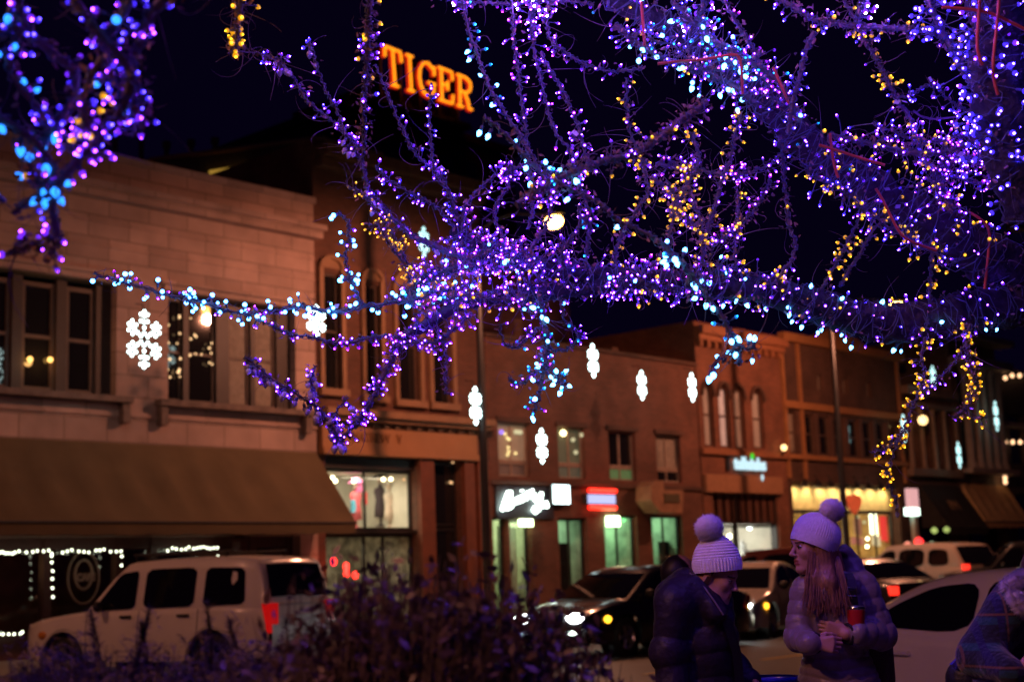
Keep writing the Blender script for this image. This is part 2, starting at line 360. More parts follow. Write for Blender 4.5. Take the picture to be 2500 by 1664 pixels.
b = MB(); b.box(20.92, 26.5, 24.6, 25.018, 5.34, 5.50); b.box(20.92, 26.45, 24.72, 25.018, 5.24, 5.338); b.build('cornice', TANTRIM, B2)
b = MB(); b.box(20.92, 26.45, 24.92, 25.018, 5.10, 5.238)
for k in range(15): b.box(21.05+k*.36, 21.2+k*.36, 24.84, 24.918, 5.12, 5.22)
b.build('dentil_band', mat('dark dentil band', (.14, .08, .045), .7), B2)
b = MB(); b.box(20.95, 26.03, 24.85, 25.018, 4.46, 5.097); b.box(20.95, 26.05, 24.8, 24.848, 4.46, 4.60); b.build('fascia', mat('tan shop fascia', (.36, .17, .07), .6, var=.12, scale=2), B2)
b = MB(); b.box(20.95, 26.5, 24.7, 25.018, 11.2, 11.4); b.box(20.93, 26.52, 24.5, 25.018, 11.42, 11.7); b.build('parapet', mat('brown parapet', (.16, .08, .045), .7, var=.3), B2)
b = MB()
for a, c in ((24.06, 24.53), (25.6, 25.95), (26.08, 26.5)): b.box(a, c, 24.9, 25.018, FZ, 4.44)
b.build('pilaster', mat('red brown pilaster', (.17, .05, .025), .7, var=.2), B2)
fs = empty('fascia_lettering', (22.6, 24.8, 4.9), 0, 'faint brown raised letters on the tan shop fascia', 'shop sign')
text_mesh('lettering', 'MATHEW', .33, mat('worn brown letters', (.22, .10, .04), .7), fs, (22.42, 24.84, 4.77), sx=.85, ext=.02); text_mesh('lettering', 'V', .33, mat('worn brown letters', (.22, .10, .04), .7), fs, (23.32, 24.84, 4.77), sx=.85, ext=.02)
room(B2, 21.15, 24.05, 2.74, 4.16, 25.34, 27.4)
room(B2, 21.15, 24.05, FZ, 2.66, 25.34, 27.6, mat('cluttered shop wall', (.5, .45, .35), .8, var=.8, scale=5))
room(B2, 24.54, 25.58, FZ, 4.44, 25.34, 27.6, DARKIN)
FB = mat('black window frame', (.02, .015, .015), .5)
window(B2, 21.15, 24.05, 2.74, 4.16, 25.3, PANE, FB, .07, vb=(22.55,), name='display_window'); window(B2, 21.15, 24.05, FZ+.02, 2.66, 25.3, PANE, FB, .08, vb=(22.5, 23.1), name='display_window')
b = MB(); b.box(21.15, 24.05, 25.1, 25.3, 4.165, 4.44); b.box(21.15, 24.05, 25.06, 25.3, 2.664, 2.737); b.build('transom', FB, B2)
window(B2, 24.54, 25.58, 2.84, 4.4, 25.28, GLASS, FB, .06); window(B2, 24.54, 25.58, FZ, 2.8, 25.28, GLASS, FB, .08, name='door', vb=())
light('display lamp', 'AREA', (22.6, 25.9, 4.10), 100, (1, .86, .6), 1.4, B2, target=(22.6, 26.2, 2.6))
light('lower display lamp', 'AREA', (22.0, 25.9, 2.6), 38, (1, .88, .6), 1.0, B2, target=(22.0, 26.4, .8))
z3 = lambda x, y, Y=25.6: onY(760+x/3.734, 980+y/3.734, Y)
bulbs_part(B2, 'spot_lamp', [z3(195, 690), z3(220, 722), z3(388, 724), z3(657, 706), z3(725, 705)], .045, WARMB)
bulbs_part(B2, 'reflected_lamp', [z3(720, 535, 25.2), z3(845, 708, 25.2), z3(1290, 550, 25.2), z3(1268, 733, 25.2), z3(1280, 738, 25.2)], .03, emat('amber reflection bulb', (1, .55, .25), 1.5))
# clothes on display
def mannequin(px, py, Y, hgt, cloth, label, cap=None):
    p = onY(px, py, Y); t = empty('mannequin', p, 0, label, 'mannequin', 'shop display dolls')
    s = hgt/1.0
    b = MB(); b.smooth = True
    b.lathe([(0, 0), (.16*s, .01*s), (.13*s, .03*s), (.03*s, .06*s), (.03*s, .2*s), (.17*s, .22*s), (.15*s, .45*s), (.12*s, .6*s), (.17*s, .78*s), (.15*s, .86*s), (.05*s, .9*s), (.045*s, .96*s)], p, n=12, xs=(1, .65)); b.build('dress', cloth, t)
    b = MB(); b.smooth = True; b.ball(p+Vector((0, 0, 1.06*s)), .085*s, 10, (.85, 1, 1.25)); b.build('head', mat('doll skin', (.55, .42, .33), .6), t)
    if cap: b = MB(); b.smooth = True; b.lathe([(.2*s, 1.1*s), (.19*s, 1.12*s), (.1*s, 1.15*s), (.09*s, 1.22*s), (0, 1.24*s)], p, n=12); b.build('hat', cap, t)
    return t
CL = lambda n, c: mat(n, c, .8, var=.25, scale=8)
mannequin(*[952, 1290], 26.0, 1.0, CL('cream dress cloth', (.6, .5, .42)), 'shop mannequin in cream dress and wide white hat', CL('white hat felt', (.75, .7, .62)))
mannequin(*[930, 1285], 26.3, 1.1, CL('dark coat cloth', (.06, .04, .05)), 'shop mannequin in a dark coat behind the cream dress', CL('black hat felt', (.05, .04, .04)))
mannequin(*[870, 1290], 26.1, 1.0, CL('red blue print cloth', (.45, .08, .10)), 'shop mannequin in a red print dress beside the awning edge', CL('pink hat felt', (.5, .12, .3)))
for k, (x, y, c, w, h, lb) in enumerate(((865, 1235, (.1, .35, .5), .16, .3, 'pale blue folded cloth hung in the upper shop window'), (893, 1215, (.55, .05, .05), .14, .3, 'red garment hung in the upper shop window'), (880, 1185, (.4, .08, .2), .3, .3, 'pink garment hung near the top of the shop window'))):
    p = onY(x, y, 26.0); b = MB(); b.smooth = True
    P = [[(p.x+(u-.5)*w*(1-.3*v), p.y+.03*math.sin(9*u), p.z+(v-.5)*h) for u in [i/6 for i in range(7)]] for v in [j/5 for j in range(6)]]; b.grid(P)
    q = [[(a[0], a[1]+.05, a[2]) for a in r] for r in P]; b.grid([r[::-1] for r in q])
    tag(b.build('hanging_garment', CL('garment %d' % k, c)), lb, 'garment', 'hanging clothes in the display window')
RED = emat('red shop light', (1, .03, .02), 6)
for k, (x, y) in enumerate(((205, 1455), (318, 1500), (322, 1565), (400, 1580))):
    p = z3(x, y, 24.7); b = MB(); b.smooth = True; b.lathe([(0, -.09), (.05, -.07), (.07, 0), (.05, .07), (0, .09)], p, n=8)
    tag(b.build('red_lantern', RED), ('red glowing lantern at the lower left of the shop window', 'small red glowing lantern, upper of a pair', 'small red glowing lantern, lower of a pair', 'orange red glowing lantern behind the dark bush')[k], 'lantern', 'red lanterns by the shop window')
# ---- 3: red brick building with lit signs
B3 = bldg('red_brick_building', 26.6, 36, 'plain red brick two-storey building with four upper windows and lit signs')
w3 = [(26.97, 28.2, 4.12, 5.53), (29.35, 30.5, 4.12, 5.53), (31.56, 32.8, 4.12, 5.53), (33.8, 35.02, 4.12, 5.53)]
g3 = [(26.66, 27.2, .55, 3.06), (27.3, 28.14, FZ, 3.0), (29.23, 30.45, FZ, 3.05), (31.2, 32.7, .6, 3.13), (33.4, 34.9, .6, 3.14)]
b = MB(); facade(b, 26.6, 36, FZ, 7.72, 25, [(*w, .2) for w in w3]+[(*g, .25) for g in g3]); shell(b, 26.6, 36, FZ, 7.72, 25); b.build('wall', BRICK, B3)
b = MB()
for (a, c, d, e) in w3: b.box(a-.08, c+.08, 24.93, 24.998, e+.002, e+.13)
b.box(26.6, 36, 24.92, 24.998, 3.9, 4.0); b.build('lintel', DBRICK, B3)
b = MB(); b.box(26.55, 36.03, 24.9, 25.3, 7.725, 7.82); b.box(28.9, 29.2, 26, 26.4, 7.2, 8.6); b.box(33.2, 33.5, 26, 26.4, 7.2, 8.2); b.build('coping', DBRICK, B3)
VIO = emat('violet window glow', (.35, .2, 1), 1.5)
for i, (a, c, d, e) in enumerate(w3):
    pm = [mat('warm lit curtain', (.3, .24, .18), .8, emit=(1, .6, .35), es=.12), mat('dim lit room', (.1, .1, .07), .8, emit=(.7, .75, .4), es=.05), GLASS, CURT][i]
    window(B3, a, c, d+.38, e, 25.18, pm, PFRAME, .06, vb=((a+c)/2,), label=('upper window with warm curtains and yellow lights', 'upper window with a round yellow lamp', 'upper window with a green lit lower sash', 'dark curtained upper window')[i])
    gm = [mat('grey lower sash', (.2, .17, .16), .5), mat('grey green sash', (.12, .14, .11), .4, emit=(.5, .6, .4), es=.05), mat('green lower sash', (.1, .2, .1), .4, emit=(.3, .7, .25), es=.12), GLASS][i]
    window(B3, a, c, d, d+.37, 25.18, gm, PFRAME, .05, vb=((a+c)/2,), name='lower_sash')
z4 = lambda x, y, Y=25.1: onY(1150+x/3.485, 750+y/3.485, Y)
bulbs_part(B3, 'lamp', [z4(785, 1068)], .085, emat('yellow globe bulb', (1, .85, .4), 6))
bulbs_part(B3, 'lamp', [z4(400, 1058), z4(382, 1058), z4(420, 1062), z4(868, 1125), z4(940, 1085), z4(892, 1232)], .06, emat('dim olive lamp', (.9, .8, .45), .8))
bulbs_part(B3, 'window_bulb', [z4(x, y) for x, y in ((290, 1075), (310, 1110), (325, 1122), (318, 1190), (322, 1225), (312, 1252), (380, 1240))], .04, emat('gold window bulb', (1, .75, .3), 1.6))
bulbs_part(B3, 'window_bulb', [z4(260, 1060)], .06, VIO)
room(B3, 26.62, 28.3, FZ, 3.2, 25.3, 28, mat('pale green wall', (.5, .55, .38), .8)); light('shop lamp', 'POINT', (27.4, 26.2, 2.9), 44, (.92, 1, .66), .2, B3)
room(B3, 29.1, 30.6, FZ, 3.2, 25.3, 28, mat('green shop wall', (.42, .50, .40), .8, var=.5, scale=3)); light('shop lamp', 'POINT', (29.9, 26.6, 2.8), 28, (.70, 1, .62), .2, B3)
room(B3, 31.1, 32.8, FZ, 3.3, 25.3, 28, mat('green shop wall')if 0 else mat('green shop wall', (.42, .50, .40), .8, var=.5, scale=3)); light('shop lamp', 'POINT', (32.1, 26.2, 3.0), 42, (.60, 1, .55), .2, B3)
room(B3, 33.3, 35.0, FZ, 3.3, 25.3, 28, mat('green shop wall', (.42, .50, .40), .8, var=.5, scale=3)); light('shop lamp', 'POINT', (34.2, 26.2, 3.0), 36, (.60, 1, .58), .2, B3)
for i, (a, c, d, e) in enumerate(g3):
    window(B3, a, c, d, e, 25.22, PANE, FB, .07, vb=((a+c)/2,) if i > 1 else (), name='shop_window' if i in (0, 3, 4) else 'door')
b = MB()
for k in range(16): b.box(27.36+k*.046, 27.385+k*.046, 25.5, 25.53, .5, 2.85)
b.build('vertical_blind', mat('pale vertical blind', (.6, .62, .5), .7), B3)
for a in (29.95, 33.0+1.55): 
    b = MB(); b.box(a, a+.45, 25.6, 25.68, FZ, 2.4); b.build('inner_door', DARKIN, B3)
for k, (x, y0, w, h) in enumerate(((29.3, 26.8, .5, 1.9), (30.1, 27.2, .4, 1.5), (31.4, 26.6, .5, 1.2), (32.0, 26.9, .6, 1.7), (33.5, 26.7, .6, 1.3), (34.25, 26.9, .5, 1.8))):
    b = MB(); b.box(x, x+w, y0, y0+.3, FZ, FZ+h)
    for j in range(4): b.box(x+.02, x+w-.02, y0-.06, y0-.002, FZ+.15+j*h/4.6, FZ+.15+j*h/4.6+h/8)
    b.lathe([(.09, FZ+h), (.11, FZ+h+.1), (.05, FZ+h+.28), (0, FZ+h+.3)], (x+w*.4, y0+.15, 0), n=8); b.build('shelf', CL('shelf goods %d' % (k % 3), ((.3, .26, .2), (.10, .12, .09), (.4, .38, .34))[k % 3]), B3)
EXIT = emat('lit exit box', (.75, 1, .5), 8)
for x0, x1, lb in ((27.62, 28.06, 'green white lit exit box above the blinds door'), (31.25, 31.73, 'bright green exit box at the wide green window')):
    b = MB(); b.box(x0, x1, 24.86, 24.98, 2.82, 3.0+(.1 if x0 > 30 else 0)); tag(b.build('exit_sign', EXIT), lb, 'sign', 'lit exit boxes')
bulbs_part(B3, 'green_lamp', [onY(1522, 1268, 25.3), onY(1543, 1268, 25.3), onY(1657, 1266, 25.3)], .07, emat('green tube lamp', (.25, 1, .3), 2.2))
# script neon sign
NE = emat('white green neon', (.8, 1, .88), 9)
z5 = lambda x, y, Y=24.85: onY(1150+x/3.485, 1100+y/3.485, Y)
sg = empty('neon_sign', z5(450, 420), 0, 'white neon script sign slanting up on the red brick wall', 'neon sign')
b = MB(); b.box(26.75, 29.0, 24.93, 24.998, 3.02, 3.85); b.build('backboard', mat('dark sign board', (.02, .02, .03), .5), sg)
b = MB()
def nl(L, r=.024): b.tube([z5(x, y) for x, y in L], r, 6)
nl([(265, 505), (285, 440), (318, 350), (338, 348), (335, 380), (300, 450), (285, 500), (310, 490), (345, 470)], .05)
nl([(345, 470), (350, 420), (362, 410), (366, 455), (372, 420), (386, 405), (392, 445), (400, 440), (405, 395), (418, 390), (420, 435), (432, 428), (436, 380), (450, 374), (452, 418), (468, 410), (474, 365), (492, 350), (520, 345), (524, 372)], .04)
nl([(432, 335), (433, 340)], .05); nl([(524, 330), (500, 400)], .04)
nl([(600, 355), (590, 440), (575, 500), (545, 520), (530, 505), (545, 480), (600, 470), (640, 440), (648, 455), (620, 480), (650, 470)], .05)
nl([(545, 365), (540, 410), (560, 430), (590, 415)], .045)
b.build('neon_tube', NE, sg)
def signbox(name, px0, py0, px1, py1, m, label, dep=.18):
    a, c = onY(px0, py0, 24.8), onY(px1, py1, 24.8); t = empty(name, ((a.x+c.x)/2, 24.9, c.z), 0, label, 'shop sign')
    b = MB(); b.box(a.x, c.x, 24.83, 24.998, c.z, a.z); b.build('cabinet', TRIM, t)
    f = MB(); f.box(a.x+.02, c.x-.02, 24.81, 24.829, c.z+.02, a.z-.02); f.build('lit_face', m, t); return t
signbox('lightbox_sign', 1350, 1181, 1394, 1231, emat('cyan white sign face', (.75, 1, 1), 5), 'plain square white lit sign on the red brick wall')
rs = signbox('lightbox_sign', 1435, 1204, 1505, 1231, emat('pale violet sign face', (.55, .6, 1), 1.1), 'violet white lit sign between two red neon bars')
b = MB()
for (x0, y0, x1, y1) in ((1438, 1196, 1503, 1198), (1439, 1238, 1503, 1239)): b.tube([onY(x0, y0, 24.78), onY(x1, y1, 24.78)], .06, 8)
b.build('neon_bar', emat('red neon bar', (1, .02, .01), 4), rs)
ps = empty('projecting_sign', (33.6, 24.3, 3.2), 0, 'unlit house-shaped tan sign projecting from the red brick wall', 'shop sign')
A = [onY(*p, 24.2) for p in ((1591, 1185), (1604, 1172), (1618, 1172), (1622, 1195), (1669, 1196), (1666, 1252), (1612, 1250), (1590, 1220))]
b = MB(); n = len(A); b.add([(p.x, 24.2, p.z) for p in A]+[(p.x, 24.75, p.z) for p in A], [tuple(range(n))[::-1], tuple(range(n, 2*n))]+[(i, (i+1) % n, n+(i+1) % n, n+i) for i in range(n)])
b.build('board', mat('tan sign wood', (.34, .18, .10), .7, var=.3), ps)
p0, p1 = onY(1623, 1204, 24.17), onY(1660, 1226, 24.17); b = MB(); b.box(p0.x, p1.x, 24.17, 24.199, p1.z, p0.z); b.build('panel', mat('dark sign panel', (.10, .08, .04), .6), ps)
b = MB(); b.box(p0.x, p0.x+.05, 24.75, 24.998, 3.7, 3.75); b.build('bracket', IRON, ps)
# ---- 4: orange brick building with four arched windows
B4 = bldg('arched_window_building', 36.03, 40.9, 'orange brick building with four tall arched windows above the lit leaf sign')
w4 = [(36.3, 36.86, 5.27, 7.26), (37.15, 37.76, 5.27, 7.27), (37.98, 38.6, 5.27, 7.27), (39.05, 39.72, 5.31, 7.27)]
b = MB(); facade(b, 36.03, 40.9, FZ, 9.15, 24.97, [(*w, .2) for w in w4]+[(36.5, 40.2, FZ, 3.85, .3)]); shell(b, 36.03, 40.9, FZ, 9.15, 24.97)
for (a, c, d, e) in w4: arch(b, a, c, e-.42, e, 24.968)
b.build('wall', OBRICK, B4)
b = MB(); b.box(36, 40.95, 24.6, 24.968, 8.72, 8.98); b.box(36, 40.95, 24.75, 24.968, 8.55, 8.718)
for k in range(12): b.box(36.1+k*.41, 36.24+k*.41, 24.8, 24.968, 8.36, 8.548)
b.box(36, 40.93, 24.84, 24.968, 5.02, 5.2); b.build('cornice', mat('red brown cornice', (.28, .11, .05), .7), B4)
b = MB()
for (a, c, d, e) in w4:
    cx, r = (a+c)/2, (c-a)/2
    P = [[(cx+(r+q)*math.cos(PI*i/12), y, e-.42+(.42+q)*math.sin(PI*i/12)) for i in range(13)] for q, y in ((0.01, 24.965), (.01, 24.9), (.11, 24.9), (.11, 24.965))]; b.grid(P)
b.build('hood_mould', DBRICK, B4)
for i, (a, c, d, e) in enumerate(w4): window(B4, a, c, d, e-.1, 25.15, (BLIND, mat('bright blind', (.55, .55, .52), .7, emit=(.8, .85, .9), es=.1), BLIND, BLIND)[i], FRAME, .07, hb=((d+e)/2,))
b = MB(); b.box(36.05, 40.4, 24.84, 24.968, 3.86, 4.4); b.build('fascia', mat('brown shop fascia', (.34, .17, .09), .7, var=.15), B4)
b = MB()
for k in range(9): b.box(36.55+k*.42, 36.78+k*.42, 25.1, 25.16, 2.97, 3.84)
b.build('transom', mat('red brown transom slats', (.10, .04, .025), .6), B4)
b = MB()
for x in (36.5, 37.85, 40.14): b.box(x, x+.06, 25.05, 25.2, FZ, 3.85)
b.box(36.5, 40.2, 25.06, 25.19, 2.9, 2.96); b.build('storefront_frame', FB, B4)
room(B4, 36.5, 40.2, FZ, 2.9, 25.3, 28); light('shop lamp', 'POINT', (38.6, 26.2, 2.55), 120, (1, .95, .82), .3, B4)
window(B4, 36.5, 40.2, FZ, 2.88, 25.24, PANE, FB, .08, vb=(37.9,), name='shop_window')
p = onY(1830, 1286, 25.6); bulbs_part(B4, 'lamp', [p], .09, emat('white shop globe', (1, 1, .95), 7)); bulbs_part(B4, 'lamp', [onY(1781, 1308, 25.6)], .08, WARMB)
for k, (x, y, c) in enumerate(((1835, 1345, (.5, .1, .15)), (1812, 1340, (.6, .6, .6)))):
    p = onY(x, y, 26.4); t = empty('display_stand', p, 0, ('red and pink goods on a stand inside the bright shop window', 'white goods on a stand inside the bright shop window')[k], 'display', 'goods in the bright window')
    b = MB(); b.box(p.x-.25, p.x+.25, p.y-.2, p.y+.2, p.z-.3, p.z); b.lathe([(.12, 0), (.14, .15), (.05, .25), (.05, .3)], p, n=10); b.lathe([(.08, 0), (.09, .1), (.03, .2)], p+Vector((.2, 0, 0)), n=10); b.build('goods', CL('goods %d' % k, c), t)
ts = empty('lit_letter_sign', (38.5, 24.8, 4.5), 0, 'pale cyan lit letters reading tallulahs with a green leaf', 'shop sign')
TL = emat('pale cyan letters', (.60, .86, .95), 1.1)
text_mesh('lettering', 'tallulahs', .56, TL, ts, (38.56, 24.86, 4.6), sx=1.0, ext=.03, off=.012)
b = MB(); b.smooth = True; b.ball((38.62, 24.8, 5.02), .11, 10, (.8, .4, 1)); b.build('leaf', emat('green leaf light', (.02, .6, .02), 1.2), ts)
b = MB(); b.smooth = True; b.ball((39.13, 24.8, 4.36), .08, 8, (.8, .4, 1.4)); b.build('drop', TL, ts)
b = MB(); b.box(37.3, 37.5, 24.9, 24.966, 4.55, 5.0); b.build('mount', FB, ts)
# ---- 5: long brick building with lit storefront
B5 = bldg('long_brick_building', 40.93, 49.4, 'long dim brick building with a row of lit shop lamps over its front')
w5 = [(41.0+.02, 41.8, 5.25, 6.66)] + [(42.2+i*1.02, 42.95+i*1.02, 5.25, 6.62) for i in range(7)]
o5 = [(43.35, 43.72, 7.5, 8.05), (45.1, 45.46, 7.5, 8.05), (46.8, 47.15, 7.5, 8.05)]
b = MB(); facade(b, 40.93, 49.4, FZ, 9.2, 25, [(*w, .2) for w in w5+o5]+[(41.2, 48.6, FZ, 4.3, .5)]); shell(b, 40.93, 49.4, FZ, 9.2, 25)
b.build('wall', DBRICK, B5)
b = MB(); b.box(40.93, 49.4, 24.86, 24.998, 6.75, 6.98); b.box(40.93, 49.4, 24.86, 24.998, 5.05, 5.2); b.box(40.93, 49.45, 24.75, 24.998, 9.0, 9.28)
b.add([(43, 24.9, 9.285), (47, 24.9, 9.285), (45, 24.9, 10.0), (43, 25.2, 9.285), (47, 25.2, 9.285), (45, 25.2, 10.0)], [(0, 1, 2), (5, 4, 3), (0, 2, 5, 3), (1, 4, 5, 2)])
for a in (40.95, 42.0, 49.1): b.box(a, a+.12, 24.9, 24.998, 4.4, 9.0)
b.build('cornice', mat('orange brown bands', (.36, .16, .06), .7), B5)
for w in w5: window(B5, *w, 25.16, CURT if w[0] < 42 else DARKIN if 0 else GLASS, FRAME, .07, hb=(5.95,))
for w in o5: window(B5, *w, 25.16, CURT, FRAME, .05, name='attic_window')
b = MB(); b.box(41.2, 48.6, 25.3, 25.36, 3.4, 4.3); b.build('lit_valance', mat('cream ribbed valance', (.6, .48, .26), .7, var=.2, scale=4), B5)
for k in range(8):
    x = 41.75+k*.88; q = MB(); q.smooth = True; q.lathe([(.03, .22), (.05, .2), (.16, 0)], (x, 24.85, 4.15), n=10); q.tube([(x, 24.85, 4.36), (x, 24.9, 4.55), (x, 24.998, 4.55)], .015, 5)
    g = q.build('gooseneck_lamp', IRON, B5); light('gooseneck', 'SPOT', (x, 24.86, 4.16), 42, (1, .74, .34), .04, B5, target=(x, 25.33, 3.85), spot=2.2, blend=.9)
room(B5, 41.2, 48.6, FZ, 3.38, 25.45, 28.5, mat('golden shop wall', (.5, .36, .16), .8, var=.5, scale=2)); light('shop lamp', 'POINT', (46.4, 26.6, 2.8), 130, (1, .7, .35), .3, B5)
window(B5, 41.2, 48.6, FZ, 3.38, 25.4, PANE, FB, .1, vb=(42.4, 43.6, 44.8, 46.0, 47.3), name='shop_window')
rsn = empty('hanging_sign', onY(2085, 1232, 23.6), 0, 'orange red heart-shaped sign hanging before the lit valance', 'shop sign')
c0 = onY(2085, 1232, 23.6); b = MB(); P = [(c0.x+x*.9, c0.z+z) for x, z in ((-.5, .12), (-.42, .28), (-.2, .33), (.2, .33), (.42, .28), (.5, .12), (.3, -.12), (0, -.3), (-.3, -.12))]; n = len(P)
b.add([(x, 23.55, z) for x, z in P]+[(x, 23.65, z) for x, z in P], [tuple(range(n)), tuple(range(n, 2*n))[::-1]]+[(i, n+i, n+(i+1) % n, (i+1) % n) for i in range(n)])
b.build('board', mat('orange red sign', (.6, .12, .05), .5, emit=(1, .15, .05), es=.35), rsn)
b = MB(); b.tube([(c0.x, 23.6, c0.z+.3), (c0.x, 23.6, c0.z+.65), (c0.x, 24.998, c0.z+.65)], .025, 6); b.build('bracket', IRON, rsn)
for k, (x, y, c, es, w, h, lb) in enumerate(((2136, 1278, (1, .95, .6), 4.5, .42, .8, 'bright cream lit panel inside the golden shop'), (2160, 1290, (1, .05, .04), 1.0, .4, .9, 'red banner beside the bright panel in the golden shop'), (2098, 1285, (1, .35, .2), .35, .4, .6, 'orange panel left in the golden shop window'), (2098, 1320, (1, .3, .2), .5, .9, .25, 'low pink orange counter in the golden shop'), (2143, 1320, (1, .75, .4), .9, .6, .35, 'low golden counter in the golden shop'))):
    p = onY(x, y, 25.56+.03*k); b = MB(); b.smooth = False
    P = [[(p.x-w/2+w*i/6, p.y+.06*math.sin(i*1.3), p.z-h/2+h*j/4+.03*math.sin(i)) for i in range(7)] for j in range(5)]; b.grid(P); b.grid([[(a, q+.08, z) for a, q, z in r][::-1] for r in P])
    tag(b.build('lit_display', emat('lit display %d' % k, c, es)), lb, 'display', 'lit goods of the golden shop')
for k, (x, y) in enumerate(((2094, 1262), (2110, 1274), (2118, 1314), (2140, 1310), (2150, 1310), (2117, 1333))):
    p = onY(x, y, 25.9); b = MB(); b.smooth = True; b.ball(p, .06, 8); b.build('lamp', WARMB if k > 1 else emat('olive shop lamp', (.9, .9, .5), .8), B5)
# wall globes
for p, lb, r in ((onY(1914, 1092, 24.7), 'amber globe lamp on the corner of the arched window building', .10), (onY(2253, 1025, 24.5), 'large pale globe lamp on the dark building upper wall', .18)):
    t = empty('globe_lamp', p, 0, lb, 'wall lamp'); b = MB(); b.smooth = True; b.ball(p, r, 14); b.build('globe', emat('globe glass', (1, .62, .25), 3.2), t)
    b = MB(); b.tube([p+Vector((0, .0, -r)), p+Vector((0, .05, -r-.12)), Vector((p.x, 24.99, p.z-r-.12))], .03, 6); b.build('arm', IRON, t)
# ---- 6, 7, 8: the far end of the street
B6 = bldg('dark_column_building', 49.4, 53.7, 'dark two-storey building with slim pillars and a black awning')
w6 = [(49.9+i*.98, 50.6+i*.98, 5.0, 7.3) for i in range(4)]
b = MB(); facade(b, 49.45, 53.7, FZ, 8.0, 25, [(*w, .4) for w in w6]+[(49.7, 53.4, FZ, 4.3, .6)]); shell(b, 49.45, 53.7, FZ, 8.0, 25); b.build('wall', DBRICK, B6)
for w in w6: window(B6, *w, 25.35, GLASS, FRAME, .06)
b = MB()
for i in range(5): b.lathe([(.12, 5), (.1, 5.2), (.085, 7.1), (.12, 7.3)], (49.72+i*.98, 24.9, 0), n=10)
b.box(49.45, 53.7, 24.75, 24.998, 7.32, 7.5); b.box(49.45, 53.75, 24.7, 24.998, 7.8, 8.1); b.box(49.45, 53.7, 24.75, 24.998, 4.7, 4.98); b.build('pillar', mat('brown pillars', (.24, .15, .10), .6), B6)
window(B6, 49.7, 53.4, FZ, 4.3, 25.5, GLASS, FB, .12, vb=(50.9, 52.2), name='shop_window')
aw6 = awning(B6, 50.25, 53.6, 4.4, 2.76, 24.97, 23.9, .3, mat('black canvas awning', (.025, .018, .016), .85, var=.3), 4)
text_mesh('awning_lettering', 'PM', .62, mat('tan awning print', (.32, .19, .10), .8), B6, (51.9, 24.30, 3.42), rot=(math.radians(57), 0, 0), sx=1.0, ext=.01)
B7 = bldg('tall_column_building', 53.75, 58.2, 'tall pale building with fluted columns and a tan awning at far right')
b = MB(); facade(b, 53.75, 58.2, FZ, 10.5, 25, [(54.3, 57.7, 5.3, 9.2, .5), (54.2, 57.9, FZ, 4.3, .6)]); shell(b, 53.75, 58.2, FZ, 10.5, 25); b.build('wall', mat('brown stucco', (.18, .12, .085), .8, var=.3), B7)
b = MB(); b.smooth = True
for x in (54.5, 55.3, 56.1, 56.9, 57.6): b.lathe([(.24, 5.12), (.22, 5.3), (.17, 5.4), (.15, 8.9), (.22, 9.1), (.24, 9.25)], (x, 24.75, 0), n=14)
b.build('column', PALE, B7)
b = MB(); b.box(53.8, 58.3, 24.4, 24.998, 4.9, 5.11); b.build('ledge', PALE, B7); b = MB(); b.box(53.7, 58.4, 24.3, 24.998, 9.26, 9.6); b.box(53.6, 58.5, 24.2, 24.998, 10.3, 10.55); b.build('entablature', PALE, B7)
window(B7, 54.3, 57.7, 5.3, 9.2, 25.45, GLASS, FRAME, .1, vb=(55.0, 55.8, 56.6)); window(B7, 54.2, 57.9, FZ, 4.3, 25.5, GLASS, FB, .12, vb=(55.4, 56.6), name='shop_window')
awning(B7, 53.9, 58.1, 4.5, 2.97, 24.97, 24.1, .25, mat('tan canvas awning', (.60, .38, .17), .85, var=.2), 5)
B8 = bldg('corner_brick_building', 58.25, 70, 'dark corner building outlined with pale bulbs at the right edge')
b = MB(); facade(b, 58.25, 72, FZ, 9.6, 25, [(59, 62, FZ, 4.2), (59, 60.6, 5.4, 7.6), (61.4, 63, 5.4, 7.6)]); shell(b, 58.25, 72, FZ, 9.6, 25); b.build('wall', mat('grey brown brick', (.12, .09, .08), .85, var=.35, brick=(.24, .08, .011, (.08, .06, .05))), B8)
for w in ((59, 60.6, 5.4, 7.6), (61.4, 63, 5.4, 7.6), (59, 62, FZ, 4.2)): window(B8, *w, 25.18, GLASS, FRAME, .08)
b = MB(); b.box(58.25, 72, 24.8, 24.998, 7.0, 7.2); b.build('cornice', PALE, B8)
PEACH = emat('peach bulb', (1, .55, .28), 2.6)
z6 = lambda x, y, Y=24.7: onY(1650+x/2.75, 750+y/2.75, Y)
festoon('festoon', [z6(x, y) for x, y in ((2160, 465), (2212, 472), (2258, 456), (2308, 456), (2360, 452))], 'row of peach bulbs along the upper ledge at right edge', PEACH, .085)
festoon('festoon', [z6(x, y) for x, y in ((2360, 902), (2312, 902), (2262, 902), (2212, 902), (2206, 940), (2204, 990), (2212, 1042), (2214, 1092), (2210, 1142), (2212, 1170))], 'peach bulbs running down the corner at the right edge', PEACH, .085)
